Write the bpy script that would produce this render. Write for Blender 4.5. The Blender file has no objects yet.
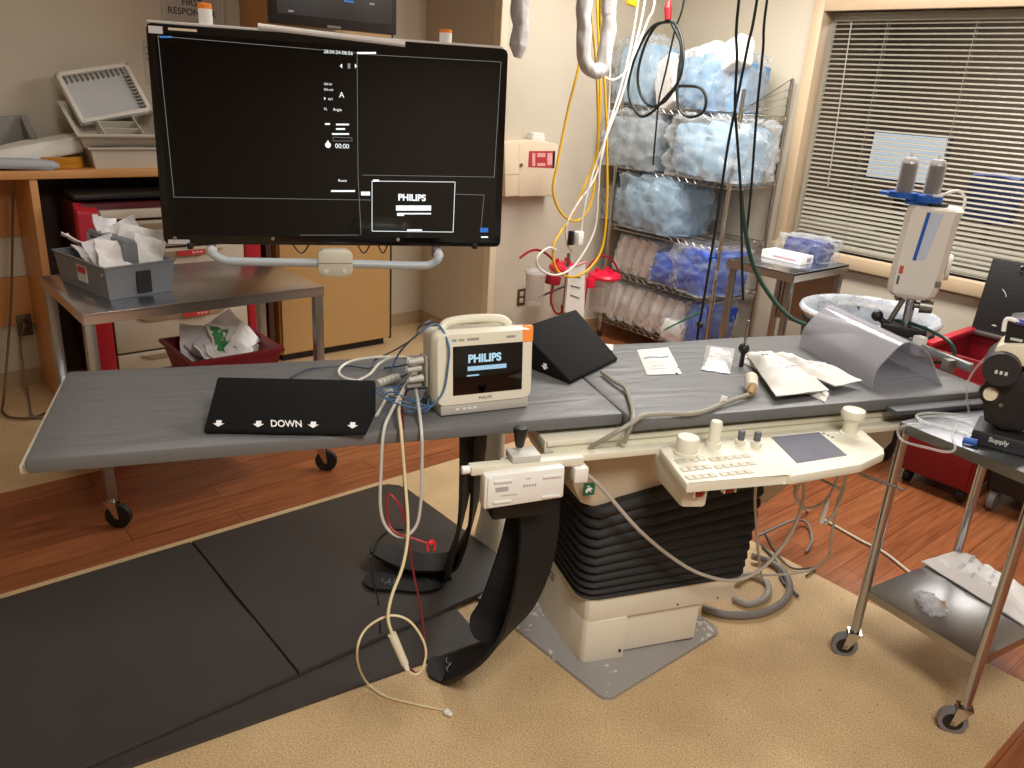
import bpy, bmesh, math, random
from mathutils import Vector as V, Matrix, Euler, noise
random.seed(7)
SC = bpy.context.scene
COL = SC.collection
PI = math.pi

# ------------------------------------------------------------------ camera
F = 804.1; ROLL = math.radians(-3.614); PITCH = math.radians(20.456); YAW = math.radians(48.757); EYE = 1.75
def cam_axes():
    cy, sy = math.cos(YAW), math.sin(YAW); cp, sp = math.cos(PITCH), math.sin(PITCH)
    fw = V((cy*cp, sy*cp, -sp)); rt = V((sy, -cy, 0)); dn = fw.cross(rt)
    c, s = math.cos(ROLL), math.sin(ROLL)
    return c*rt + s*dn, -s*rt + c*dn, fw
CR, CD, CF = cam_axes()
cd = bpy.data.cameras.new('camera'); cam = bpy.data.objects.new('camera', cd); COL.objects.link(cam)
m = Matrix.Identity(4)
for i in range(3):
    m[i][0] = CR[i]; m[i][1] = -CD[i]; m[i][2] = -CF[i]
m[2][3] = EYE
cam.matrix_world = m
cd.sensor_fit = 'HORIZONTAL'; cd.sensor_width = 36; cd.lens = F/1024*36; cd.clip_start = 0.02; cd.clip_end = 60
SC.camera = cam

# measuring helpers: where the line of sight of a photo pixel meets a real plane of the room
def ray(x, y): return CF + CR*((x-512)/F) + CD*((y-384)/F)
def pz(x, y, z=0.0):
    d = ray(x, y); return V((0, 0, EYE)) + d*((z-EYE)/d.z)
def px(x, y, X):
    d = ray(x, y); return V((0, 0, EYE)) + d*(X/d.x)
def py(x, y, Y):
    d = ray(x, y); return V((0, 0, EYE)) + d*(Y/d.y)
TA = math.radians(-21.3)
TU = V((math.cos(TA), math.sin(TA), 0)); TW = V((-math.sin(TA), math.cos(TA), 0))
def tp(u, w, z=0.0): return TU*u + TW*w + V((0, 0, z))       # point in the exam table's own frame
def pw(x, y, w):
    d = ray(x, y); return V((0, 0, EYE)) + d*(w/d.dot(TW))

# ------------------------------------------------------------------ materials
MATS = {}
def sock(b, *names):
    for n in names:
        if n in b.inputs: return b.inputs[n]
def srgb(c):
    return tuple((x/12.92 if x <= .04045 else ((x+.055)/1.055)**2.4) for x in c)
def hexc(r, g, b): return srgb((r/255, g/255, b/255))
def mat(name, rgb, rough=.5, metal=0.0, var=0.0, vscale=8.0, bump=0.0, bscale=60.0, spec=.5, emit=None, estr=1.0, stretch=None, coat=0.0):
    if name in MATS: return MATS[name]
    M = bpy.data.materials.new(name); M.use_nodes = True
    nt = M.node_tree; b = nt.nodes['Principled BSDF']
    c = hexc(*rgb)
    b.inputs['Base Color'].default_value = (*c, 1); b.inputs['Roughness'].default_value = rough
    b.inputs['Metallic'].default_value = metal
    b.inputs['Specular IOR Level'].default_value = spec
    b.inputs['Coat Weight'].default_value = coat
    tc = nt.nodes.new('ShaderNodeTexCoord')
    src = tc.outputs['Object']
    if stretch:
        mp = nt.nodes.new('ShaderNodeMapping'); mp.inputs['Scale'].default_value = stretch
        nt.links.new(src, mp.inputs[0]); src = mp.outputs[0]
    if var:
        n = nt.nodes.new('ShaderNodeTexNoise'); n.inputs['Scale'].default_value = vscale; n.inputs['Detail'].default_value = 5
        nt.links.new(src, n.inputs['Vector'])
        mx = nt.nodes.new('ShaderNodeMixRGB'); mx.blend_type = 'MIX'
        mx.inputs[1].default_value = (*[max(0, x*(1-var)) for x in c], 1); mx.inputs[2].default_value = (*[min(1, x*(1+var)) for x in c], 1)
        nt.links.new(n.outputs['Fac'], mx.inputs[0]); nt.links.new(mx.outputs[0], b.inputs['Base Color'])
    if bump:
        n = nt.nodes.new('ShaderNodeTexNoise'); n.inputs['Scale'].default_value = bscale; n.inputs['Detail'].default_value = 4
        nt.links.new(src, n.inputs['Vector'])
        bp = nt.nodes.new('ShaderNodeBump'); bp.inputs['Strength'].default_value = bump; bp.inputs['Distance'].default_value = .01
        nt.links.new(n.outputs['Fac'], bp.inputs['Height']); nt.links.new(bp.outputs[0], b.inputs['Normal'])
    if emit:
        b.inputs['Emission Color'].default_value = (*hexc(*emit), 1); b.inputs['Emission Strength'].default_value = estr
    MATS[name] = M
    return M
def clear(name, rgb, alpha=.25, rough=.12, edge=.6, bump=0.0, bscale=25.0, tint=(255, 255, 255)):
    if name in MATS: return MATS[name]
    M = bpy.data.materials.new(name); M.use_nodes = True
    nt = M.node_tree; b = nt.nodes['Principled BSDF']; out = nt.nodes['Material Output']
    b.inputs['Base Color'].default_value = (*hexc(*rgb), 1); b.inputs['Roughness'].default_value = rough
    b.inputs['Specular IOR Level'].default_value = .6
    t = nt.nodes.new('ShaderNodeBsdfTransparent'); t.inputs[0].default_value = (*hexc(*tint), 1)
    lw = nt.nodes.new('ShaderNodeLayerWeight'); lw.inputs[0].default_value = .35
    ma = nt.nodes.new('ShaderNodeMath'); ma.operation = 'MULTIPLY_ADD'; ma.inputs[1].default_value = edge; ma.inputs[2].default_value = alpha; ma.use_clamp = True
    nt.links.new(lw.outputs['Facing'], ma.inputs[0])
    mx = nt.nodes.new('ShaderNodeMixShader')
    nt.links.new(ma.outputs[0], mx.inputs[0]); nt.links.new(t.outputs[0], mx.inputs[1]); nt.links.new(b.outputs[0], mx.inputs[2])
    nt.links.new(mx.outputs[0], out.inputs['Surface'])
    if bump:
        tc = nt.nodes.new('ShaderNodeTexCoord')
        n = nt.nodes.new('ShaderNodeTexNoise'); n.inputs['Scale'].default_value = bscale; n.inputs['Detail'].default_value = 5; n.inputs['Distortion'].default_value = .8
        nt.links.new(tc.outputs['Object'], n.inputs['Vector'])
        bp = nt.nodes.new('ShaderNodeBump'); bp.inputs['Strength'].default_value = bump; bp.inputs['Distance'].default_value = .02
        nt.links.new(n.outputs['Fac'], bp.inputs['Height']); nt.links.new(bp.outputs[0], b.inputs['Normal']); nt.links.new(bp.outputs[0], lw.inputs['Normal'])
    MATS[name] = M
    return M

# ------------------------------------------------------------------ mesh helpers
def B(): return bmesh.new()
def R3(rx=0, ry=0, rz=0): return Euler((rx, ry, rz)).to_matrix().to_4x4()
def box(bm, c, s, rot=None, bev=0.0, seg=2):
    mtx = Matrix.Translation(V(c)) @ (rot if rot else Matrix.Identity(4)) @ Matrix.Diagonal((s[0], s[1], s[2], 1))
    r = bmesh.ops.create_cube(bm, size=1.0, matrix=mtx)
    if bev:
        es = {e for v in r['verts'] for e in v.link_edges}
        bmesh.ops.bevel(bm, geom=list(es), offset=min(bev, .49*min(s)), segments=seg, affect='EDGES', profile=.5)
    return bm
def bx(x0, x1, y0, y1, z0, z1, bev=0.0, bm=None):
    bm = bm or B()
    return box(bm, ((x0+x1)/2, (y0+y1)/2, (z0+z1)/2), (x1-x0, y1-y0, z1-z0), None, bev)
def tbox(u0, u1, w0, w1, z0, z1, bev=0.0, bm=None):            # box lined up with the exam table
    bm = bm or B()
    return box(bm, tp((u0+u1)/2, (w0+w1)/2, (z0+z1)/2), (u1-u0, w1-w0, z1-z0), R3(0, 0, TA), bev)
def cyl(bm, p0, p1, r0, r1=None, seg=16, caps=True):
    p0, p1 = V(p0), V(p1); d = p1-p0
    q = V((0, 0, 1)).rotation_difference(d.normalized()).to_matrix().to_4x4()
    bmesh.ops.create_cone(bm, cap_ends=caps, segments=seg, radius1=r0, radius2=r0 if r1 is None else r1, depth=d.length,
                          matrix=Matrix.Translation((p0+p1)/2) @ q)
    return bm
def sph(bm, c, r, s=(1, 1, 1), seg=14):
    bmesh.ops.create_uvsphere(bm, u_segments=seg, v_segments=max(6, seg*2//3), radius=r, matrix=Matrix.Translation(V(c)) @ Matrix.Diagonal((*s, 1)))
    return bm
def catmull(pts, n=6, closed=False):
    pts = [V(p) for p in pts]
    if len(pts) < 3: return pts
    out = []; N = len(pts)
    for i in range(N if closed else N-1):
        p0 = pts[(i-1) % N] if (closed or i > 0) else pts[0]*2-pts[1]
        p1 = pts[i]; p2 = pts[(i+1) % N]
        p3 = pts[(i+2) % N] if (closed or i < N-2) else pts[-1]*2-pts[-2]
        for k in range(n):
            t = k/n
            out.append(.5*((2*p1)+(-p0+p2)*t+(2*p0-5*p1+4*p2-p3)*t*t+(-p0+3*p1-3*p2+p3)*t**3))
    if not closed: out.append(pts[-1])
    return out
def tube(bm, pts, r, seg=8, n=6, closed=False, smooth=True):
    P = catmull(pts, n, closed) if smooth else [V(p) for p in pts]
    q = []
    for p in P:
        if not q or (p-q[-1]).length > 1e-5: q.append(p)
    P = q; N = len(P); rings = []
    t0 = (P[1]-P[0]).normalized(); up = t0.orthogonal().normalized()
    for i, p in enumerate(P):
        if closed: t = P[(i+1) % N]-P[(i-1) % N]
        else: t = P[min(i+1, N-1)]-P[max(i-1, 0)]
        t.normalize(); up = (up-t*up.dot(t))
        up = up.normalized() if up.length > 1e-6 else t.orthogonal().normalized()
        s = t.cross(up)
        rr = r(i/(N-1)) if callable(r) else r
        rings.append([bm.verts.new(p+(up*math.cos(a)+s*math.sin(a))*rr) for a in [2*PI*k/seg for k in range(seg)]])
    for i in range(N if closed else N-1):
        a, b = rings[i], rings[(i+1) % N]
        for k in range(seg):
            bm.faces.new((a[k], a[(k+1) % seg], b[(k+1) % seg], b[k]))
    if not closed:
        bm.faces.new(rings[0][::-1]); bm.faces.new(rings[-1])
    return bm
def lathe(bm, prof, c=(0, 0, 0), seg=28, M=None, caps=True):
    M = M or Matrix.Identity(4); rings = []
    for r, z in prof:
        rings.append([bm.verts.new(M @ V((r*math.cos(2*PI*k/seg), r*math.sin(2*PI*k/seg), z)) + V(c)) for k in range(seg)])
    for a, b in zip(rings, rings[1:]):
        for k in range(seg): bm.faces.new((a[k], a[(k+1) % seg], b[(k+1) % seg], b[k]))
    if caps and prof[0][0] > 1e-5: bm.faces.new(rings[0][::-1])
    if caps and prof[-1][0] > 1e-5: bm.faces.new(rings[-1])
    bmesh.ops.remove_doubles(bm, verts=bm.verts, dist=1e-6)
    return bm
def prism(bm, poly, z0, z1, M=None, bev=0.0):
    M = M or Matrix.Identity(4)
    a = [bm.verts.new(M @ V((p[0], p[1], z0))) for p in poly]; b = [bm.verts.new(M @ V((p[0], p[1], z1))) for p in poly]
    N = len(poly); fs = [bm.faces.new(a[::-1]), bm.faces.new(b)]
    for k in range(N): fs.append(bm.faces.new((a[k], a[(k+1) % N], b[(k+1) % N], b[k])))
    if bev:
        es = {e for f in fs for e in f.edges}
        bmesh.ops.bevel(bm, geom=list(es), offset=bev, segments=2, affect='EDGES', profile=.5)
    return bm
def hull8(bm, bottom, top, bev=0.0):
    a = [bm.verts.new(V(p)) for p in bottom]; b = [bm.verts.new(V(p)) for p in top]; N = len(a)
    fs = [bm.faces.new(a[::-1]), bm.faces.new(b)]
    for k in range(N): fs.append(bm.faces.new((a[k], a[(k+1) % N], b[(k+1) % N], b[k])))
    if bev:
        es = {e for f in fs for e in f.edges}
        bmesh.ops.bevel(bm, geom=list(es), offset=bev, segments=3, affect='EDGES', profile=.5)
    return bm
def loft(bm, rings, cap=True):
    R = [[bm.verts.new(V(p)) for p in r] for r in rings]; N = len(R[0])
    for a, b in zip(R, R[1:]):
        for k in range(N): bm.faces.new((a[k], a[(k+1) % N], b[(k+1) % N], b[k]))
    if cap: bm.faces.new(R[0][::-1]); bm.faces.new(R[-1])
    return bm
def ribbon(bm, pts, wdir, width, th, n=8, round_end=True):       # a thick strap swept along a path
    P = catmull(pts, n); N = len(P); rings = []; wa, wb = wdir if isinstance(wdir, tuple) else (wdir, wdir)
    tot = sum((P[i+1]-P[i]).length for i in range(N-1)); run = 0
    for i, p in enumerate(P):
        if i: run += (P[i]-P[i-1]).length
        t = (P[min(i+1, N-1)]-P[max(i-1, 0)]).normalized(); k_ = i/(N-1); wd = (wa*(1-k_)+wb*k_); wd = (wd-t*wd.dot(t)).normalized()
        nn = t.cross(wd).normalized()
        w = (width(run/tot) if callable(width) else width)/2
        rem = tot-run
        if round_end and rem < w: w = w*max(.25, math.sqrt(max(0, 1-((w-rem)/w)**2)))
        rings.append([p-wd*w-nn*th/2, p+wd*w-nn*th/2, p+wd*w+nn*th/2, p-wd*w+nn*th/2])
    return loft(bm, rings)
def blob(bm, c, s, seed=0, amp=.12, freq=3.0, box_=.75, cuts=10, rot=None, crease=.5, flat=True):
    t = bmesh.new()
    bmesh.ops.create_cube(t, size=2.0); bmesh.ops.subdivide_edges(t, edges=t.edges[:], cuts=cuts, use_grid_fill=True)
    rot = rot or Matrix.Identity(4); off = V((seed*7.3, seed*3.1, seed*1.7))
    for v in t.verts:
        p = v.co.copy(); q = p.normalized()*1.15
        p = p*box_+q*(1-box_)
        w = V((p.x*s[0], p.y*s[1], p.z*s[2]))/max(s)
        d = noise.fractal(w*freq+off, 1.0, 2.0, 4)*amp
        r = (1-abs(noise.noise(w*freq*1.7+off*2))*2)*amp*crease
        p = p*(1+d+r*.6)
        if flat and p.z < -.85: p.z = -.85-(p.z+.85)*0
        v.co = V((p.x*s[0]/2, p.y*s[1]/2, p.z*s[2]/2))
    t.transform(Matrix.Translation(V(c)) @ rot)
    me = bpy.data.meshes.new('t'); t.to_mesh(me); t.free(); bm.from_mesh(me); bpy.data.meshes.remove(me)
    return bm
def grid_sheet(bm, f, nu, nv, th=0.0):                            # f(a,b)->point, a,b in 0..1
    g = [[bm.verts.new(V(f(i/nu, j/nv))) for j in range(nv+1)] for i in range(nu+1)]
    fs = [bm.faces.new((g[i][j], g[i+1][j], g[i+1][j+1], g[i][j+1])) for i in range(nu) for j in range(nv)]
    if th:
        bmesh.ops.recalc_face_normals(bm, faces=fs)
        bmesh.ops.solidify(bm, geom=fs, thickness=th)
    return bm

FR = {}
def link(o): COL.objects.link(o); return o
def tag(o, label, cat, group=None, kind=None):
    if label: o['label'] = label
    if cat: o['category'] = cat
    if group: o['group'] = group
    if kind: o['kind'] = kind
    return o
def thing(name, label, cat, loc=(0, 0, 0), rz=0.0, group=None):
    o = link(bpy.data.objects.new(name, None)); o.location = V(loc); o.rotation_euler = (0, 0, rz); o.empty_display_size = .05
    FR[o.name] = Matrix.Translation(V(loc)) @ R3(0, 0, rz)
    return tag(o, label, cat, group)
def mesh_obj(name, bm, m, smooth=30):
    bmesh.ops.recalc_face_normals(bm, faces=bm.faces[:])
    me = bpy.data.meshes.new(name); bm.to_mesh(me); bm.free()
    me.materials.append(m)
    if smooth:
        for p in me.polygons: p.use_smooth = True
        me.set_sharp_from_angle(angle=math.radians(smooth))
    return link(bpy.data.objects.new(name, me))
def part(name, bm, m, parent, world=True, smooth=35, label=None):
    if world: bm.transform(FR[parent.name].inverted())
    o = mesh_obj(name, bm, m, smooth); o.parent = parent; FR[o.name] = FR[parent.name]
    if label: o['label'] = label
    return o
def single(name, bm, m, label, cat, group=None, smooth=35, kind=None):   # a thing made of one mesh, origin at its base
    xs = [v.co for v in bm.verts]
    lo = V([min(c[i] for c in xs) for i in range(3)]); hi = V([max(c[i] for c in xs) for i in range(3)])
    o0 = V(((lo.x+hi.x)/2, (lo.y+hi.y)/2, lo.z)); bm.transform(Matrix.Translation(-o0))
    o = mesh_obj(name, bm, m, smooth); o.location = o0; FR[o.name] = Matrix.Translation(o0)
    return tag(o, label, cat, group, kind)
def struct(name, bm, m, parent=None, smooth=0):
    if parent: return part(name, bm, m, parent, smooth=smooth)
    o = mesh_obj(name, bm, m, smooth); o['kind'] = 'structure'; FR[o.name] = Matrix.Identity(4)
    return o
def copy_tree(o, parent=None):
    c = o.copy(); COL.objects.link(c)
    if parent: c.parent = parent
    for ch in [k for k in o.children]: copy_tree(ch, c)
    return c
def text_bm(s, M, size, depth=.0008, align='LEFT', bold=0.0):
    cu = bpy.data.curves.new('t', 'FONT'); cu.body = s; cu.size = size; cu.extrude = depth/2; cu.align_x = align; cu.align_y = 'CENTER'; cu.offset = bold
    o = link(bpy.data.objects.new('t', cu)); dg = bpy.context.evaluated_depsgraph_get()
    me = bpy.data.meshes.new_from_object(o.evaluated_get(dg)); bm = B(); bm.from_mesh(me)
    bpy.data.objects.remove(o); bpy.data.curves.remove(cu); bpy.data.meshes.remove(me)
    bm.transform(M); return bm
def frame(o, xd, yd):
    xd = V(xd).normalized(); yd = V(yd); yd = (yd-xd*yd.dot(xd)).normalized(); zd = xd.cross(yd)
    M = Matrix.Identity(4)
    for i in range(3): M[i][0] = xd[i]; M[i][1] = yd[i]; M[i][2] = zd[i]; M[i][3] = V(o)[i]
    return M
def fbox(bm, M, x0, x1, y0, y1, z0, z1, bev=0.0):
    return box(bm, M @ V(((x0+x1)/2, (y0+y1)/2, (z0+z1)/2)), (x1-x0, y1-y0, z1-z0), M.to_3x3().to_4x4(), bev)

# ================================================================== MATERIAL SET
cream = mat('cream_plastic', (224, 220, 200), .38, var=.03)
cream2 = mat('cream_paint', (226, 221, 204), .45, var=.03)
white = mat('white_plastic', (236, 236, 230), .4)
black = mat('black_plastic', (22, 22, 23), .45)
blackrub = mat('black_vinyl', (30, 29, 29), .62, bump=.12, bscale=90)
foam = mat('black_foam', (13, 14, 13), .85, spec=.25, bump=.15, bscale=160)
steel = mat('brushed_steel', (208, 213, 222), .24, 1.0, var=.08, vscale=30, stretch=(1, 14, 14))
chrome = mat('chrome', (205, 202, 196), .16, 1.0)
wire = mat('wire_chrome', (200, 195, 186), .25, 1.0)
galv = mat('dull_steel', (150, 146, 140), .42, 1.0)
red = mat('red_plastic', (178, 26, 44), .4, var=.06)
dred = mat('dark_red_steel', (124, 14, 28), .4, var=.06)  # darkened to include the shade the lidded cart stands in
beige = mat('beige_steel', (196, 184, 164), .42, var=.02)
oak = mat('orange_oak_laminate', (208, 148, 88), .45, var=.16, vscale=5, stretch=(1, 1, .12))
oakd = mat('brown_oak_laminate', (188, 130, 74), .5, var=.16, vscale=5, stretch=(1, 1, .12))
tan = mat('tan_laminate', (196, 158, 104), .45, var=.04)
padm = None
white_ink = mat('white_ink', (240, 240, 240), .6)
grey_ink = mat('grey_ink', (90, 92, 96), .6)
paper = mat('white_paper', (226, 224, 216), .7, var=.05, bump=.5, bscale=16)
glow = mat('screen_white', (230, 240, 245), .5, emit=(225, 238, 245), estr=.9)
glowdim = mat('screen_line', (150, 155, 160), .5, emit=(150, 155, 160), estr=.25)
screen = mat('black_glass', (6, 6, 7), .06, spec=.5)

# ================================================================== THE SETTING
def floor_material():
    M = bpy.data.materials.new('floor_vinyl'); M.use_nodes = True; nt = M.node_tree; N = nt.nodes; L = nt.links
    b = N['Principled BSDF']; g = N.new('ShaderNodeTexCoord'); sp = N.new('ShaderNodeSeparateXYZ'); L.new(g.outputs['Object'], sp.inputs[0])
    # wood-look planks
    br = N.new('ShaderNodeTexBrick'); br.offset = .37; br.inputs['Scale'].default_value = 1
    br.inputs['Brick Width'].default_value = 1.1; br.inputs['Row Height'].default_value = .135; br.inputs['Mortar Size'].default_value = .0016
    br.inputs['Color1'].default_value = (*hexc(168, 106, 66), 1); br.inputs['Color2'].default_value = (*hexc(148, 88, 54), 1); br.inputs['Mortar'].default_value = (*hexc(96, 44, 20), 1)
    L.new(g.outputs['Object'], br.inputs['Vector'])
    mp = N.new('ShaderNodeMapping'); mp.inputs['Scale'].default_value = (2.2, 34, 1); L.new(g.outputs['Object'], mp.inputs[0])
    nz = N.new('ShaderNodeTexNoise'); nz.inputs['Scale'].default_value = 1.6; nz.inputs['Detail'].default_value = 7; nz.inputs['Distortion'].default_value = .6; L.new(mp.outputs[0], nz.inputs['Vector'])
    rp = N.new('ShaderNodeValToRGB'); rp.color_ramp.elements[0].position = .3; rp.color_ramp.elements[0].color = (.62, .55, .5, 1); rp.color_ramp.elements[1].position = .75; rp.color_ramp.elements[1].color = (1.18, 1.15, 1.1, 1)
    L.new(nz.outputs['Fac'], rp.inputs[0])
    mu = N.new('ShaderNodeMixRGB'); mu.blend_type = 'MULTIPLY'; mu.inputs[0].default_value = 1; L.new(br.outputs[0], mu.inputs[1]); L.new(rp.outputs[0], mu.inputs[2])
    # beige speckled sheet
    n1 = N.new('ShaderNodeTexNoise'); n1.inputs['Scale'].default_value = 230; n1.inputs['Detail'].default_value = 3; L.new(g.outputs['Object'], n1.inputs['Vector'])
    mp2 = N.new('ShaderNodeMapping'); mp2.inputs['Scale'].default_value = (130, 330, 1); mp2.inputs['Rotation'].default_value = (0, 0, .3); L.new(g.outputs['Object'], mp2.inputs[0])
    n3 = N.new('ShaderNodeTexNoise'); n3.inputs['Scale'].default_value = 1; n3.inputs['Detail'].default_value = 2; L.new(mp2.outputs[0], n3.inputs['Vector'])
    ad = N.new('ShaderNodeMath'); ad.operation = 'ADD'; L.new(n1.outputs['Fac'], ad.inputs[0]); L.new(n3.outputs['Fac'], ad.inputs[1])
    r2 = N.new('ShaderNodeValToRGB'); r2.color_ramp.elements[0].position = .42; r2.color_ramp.elements[0].color = (*hexc(184, 154, 110), 1)
    r2.color_ramp.elements[1].position = .58; r2.color_ramp.elements[1].color = (*hexc(226, 198, 154), 1)
    hf = N.new('ShaderNodeMath'); hf.operation = 'MULTIPLY'; hf.inputs[1].default_value = .5; L.new(ad.outputs[0], hf.inputs[0]); L.new(hf.outputs[0], r2.inputs[0])
    n2 = N.new('ShaderNodeTexNoise'); n2.inputs['Scale'].default_value = 3.2; n2.inputs['Detail'].default_value = 5; L.new(g.outputs['Object'], n2.inputs['Vector'])
    r3 = N.new('ShaderNodeValToRGB'); r3.color_ramp.elements[0].position = .3; r3.color_ramp.elements[0].color = (.82, .8, .77, 1); r3.color_ramp.elements[1].position = .62; r3.color_ramp.elements[1].color = (1.03, 1.03, 1.03, 1)
    L.new(n2.outputs['Fac'], r3.inputs[0])
    m2 = N.new('ShaderNodeMixRGB'); m2.blend_type = 'MULTIPLY'; m2.inputs[0].default_value = 1; L.new(r2.outputs[0], m2.inputs[1]); L.new(r3.outputs[0], m2.inputs[2])
    # scattered dark scuffs
    vo = N.new('ShaderNodeTexVoronoi'); vo.inputs['Scale'].default_value = 17; vo.inputs['Randomness'].default_value = 1; L.new(g.outputs['Object'], vo.inputs['Vector'])
    lt = N.new('ShaderNodeMath'); lt.operation = 'LESS_THAN'; lt.inputs[1].default_value = .055; L.new(vo.outputs['Distance'], lt.inputs[0])
    m3 = N.new('ShaderNodeMixRGB'); m3.inputs[2].default_value = (*hexc(112, 84, 54), 1); L.new(m2.outputs[0], m3.inputs[1])
    ml = N.new('ShaderNodeMath'); ml.operation = 'MULTIPLY'; ml.inputs[1].default_value = .55; L.new(lt.outputs[0], ml.inputs[0]); L.new(ml.outputs[0], m3.inputs[0])
    # where the two floorings lie
    def cmp(axis, op, v):
        n = N.new('ShaderNodeMath'); n.operation = op; n.inputs[1].default_value = v; L.new(sp.outputs[axis], n.inputs[0]); return n.outputs[0]
    def mul(a, b_):
        n = N.new('ShaderNodeMath'); n.operation = 'MULTIPLY'; L.new(a, n.inputs[0]); L.new(b_, n.inputs[1]); return n.outputs[0]
    near = mul(mul(cmp('X', 'LESS_THAN', 2.756), cmp('Y', 'LESS_THAN', 2.862)), cmp('Y', 'GREATER_THAN', .421))
    far = mul(cmp('Y', 'GREATER_THAN', 3.645), cmp('X', 'LESS_THAN', 3.4))
    mxm = N.new('ShaderNodeMath'); mxm.operation = 'MAXIMUM'; L.new(near, mxm.inputs[0]); L.new(far, mxm.inputs[1])
    fin = N.new('ShaderNodeMixRGB'); L.new(mxm.outputs[0], fin.inputs[0]); L.new(mu.outputs[0], fin.inputs[1]); L.new(m3.outputs[0], fin.inputs[2])
    L.new(fin.outputs[0], b.inputs['Base Color'])
    rr = N.new('ShaderNodeMath'); rr.operation = 'MULTIPLY_ADD'; rr.inputs[1].default_value = .25; rr.inputs[2].default_value = .34; L.new(mxm.outputs[0], rr.inputs[0]); L.new(rr.outputs[0], b.inputs['Roughness'])
    bp = N.new('ShaderNodeBump'); bp.inputs['Strength'].default_value = .08; bp.inputs['Distance'].default_value = .004; L.new(n1.outputs['Fac'], bp.inputs['Height']); L.new(bp.outputs[0], b.inputs['Normal'])
    return M
XW = 4.88; YB = 4.15; YL = 4.95; CEIL = 2.75; XR = 3.365
wallm = mat('wall_paint', (203, 193, 174), .6, var=.02, bump=.04, bscale=120)
struct('floor', bx(-2.6, 8.2, -2.4, 5.3, -.1, 0), floor_material())
ceilm = mat('ceiling_paint', (225, 220, 210), .8)
struct('ceiling', bx(-2.6, XW+.15, -2.4, 5.3, CEIL, CEIL+.1), ceilm)
struct('wall_left', bx(-2.6, XR, YL, YL+.15, 0, CEIL), wallm)
struct('wall_back', bx(XR, XW, YB, YL+.15, 0, CEIL), wallm)
struct('wall_rear', bx(-2.6, XW+.15, -2.4, -2.25, 0, CEIL), wallm)
struct('wall_side', bx(-2.6, -2.45, -2.25, YL, 0, CEIL), wallm)
# window wall with its opening
WY0, WY1, WZ0, WZ1 = .55, 2.90, .87, 2.27
struct('wall_right', bx(XW, XW+.15, WY1, YL+.15, 0, CEIL, bm=bx(XW, XW+.15, -2.25, WY0, 0, CEIL, bm=bx(XW, XW+.15, WY0, WY1, 0, WZ0, bm=bx(XW, XW+.15, WY0, WY1, WZ1, CEIL)))), wallm)
framem = mat('window_frame_paint', (200, 176, 144), .42, var=.03)
w1 = thing('window_1', None, None, (XW, (WY0+WY1)/2, WZ0)); w1['kind'] = 'structure'
fb = B()
bx(XW-.03, XW+.09, WY1-.002, WY1+.07, WZ0-.08, WZ1+.07, .006, fb); bx(XW-.03, XW+.09, WY0-.07, WY0+.002, WZ0-.08, WZ1+.07, .006, fb)
bx(XW-.03, XW+.09, WY0, WY1, WZ1, WZ1+.07, .006, fb)
part('window_frame', fb, framem, w1)
part('window_sill', bx(XW-.055, XW+.09, WY0-.07, WY1+.07, WZ0-.08, WZ0, .008), framem, w1)
part('window_glass', bx(XW+.045, XW+.051, WY0, WY1, WZ0, WZ1), clear('window_pane', (20, 20, 20), .02, .03, .35), w1)
# venetian blind behind the glass
bl = thing('venetian_blind', 'cream venetian blind with open slats behind the wide window pane', 'blind', (XW+.11, (WY0+WY1)/2, WZ0))
slat = mat('blind_slat', (186, 180, 164), .5)
sb = B(); z = WZ0+.03; k = 0
while z < WZ1-.05:
    a = math.radians(-22 if z > 1.16 else -50)
    box(sb, (XW+.115, (WY0+WY1)/2, z), (.025, WY1-WY0-.03, .0013), R3(0, a, 0)); z += .0285; k += 1
part('slats', sb, slat, bl, smooth=0)
part('head_rail', bx(XW+.095, XW+.14, WY0+.01, WY1-.01, WZ1-.045, WZ1, .004), slat, bl)
part('bottom_rail', bx(XW+.1, XW+.13, WY0+.015, WY1-.015, WZ0+.004, WZ0+.02, .003), slat, bl)
cb = B()
for yy in (2.55, 2.05, 1.42, .85):
    for dx in (.1, .131): cyl(cb, (XW+dx, yy, WZ0+.01), (XW+dx, yy, WZ1-.02), .0013, seg=5)
part('ladder_cords', cb, slat, bl)
cyl_ = B(); cyl(cyl_, (XW+.088, 2.72, 1.25), (XW+.088, 2.77, WZ1-.05), .004, seg=8); part('tilt_wand', cyl_, slat, bl)
# control room seen between the slats
dark = mat('control_room_paint', (132, 116, 98), .7)
struct('wall_control_room', bx(8.0, 8.15, -1.2, 4.3, 0, CEIL, bm=bx(XW+.15, 8.0, 4.15, 4.3, 0, CEIL, bm=bx(XW+.15, 8.0, -1.35, -1.2, 0, CEIL))), dark)
struct('ceiling_control_room', bx(XW+.15, 8.15, -1.35, 4.3, CEIL, CEIL+.1), dark)
dk = thing('control_desk', 'long cream control desk standing behind the window blind', 'desk', (5.5, 1.6, 0))
part('desk_top', bx(5.15, 5.95, .2, 3.4, .86, .9, .008), mat('desk_cream', (205, 196, 174), .5), dk)
part('desk_panel', bx(5.2, 5.24, .25, 3.35, 0, .86), MATS['desk_cream'], dk)
tm = px(905, 158, 5.75)
mo = thing('desk_monitor', 'lit pale blue monitor on the desk behind the blind', 'monitor', (5.78, tm.y, .9))
part('monitor_case', bx(5.76, 5.8, tm.y-.27, tm.y+.27, tm.z-.17, tm.z+.17, .01), black, mo)
part('monitor_screen', bx(5.752, 5.758, tm.y-.25, tm.y+.25, tm.z-.15, tm.z+.15), mat('lit_screen', (190, 205, 220), .3, emit=(196, 210, 225), estr=.75), mo)
sb = bx(5.78, 5.82, tm.y-.03, tm.y+.03, .91, tm.z, 0); bx(5.7, 5.88, tm.y-.12, tm.y+.12, .9, .915, .004, sb); part('monitor_stand', sb, black, mo)
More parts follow.
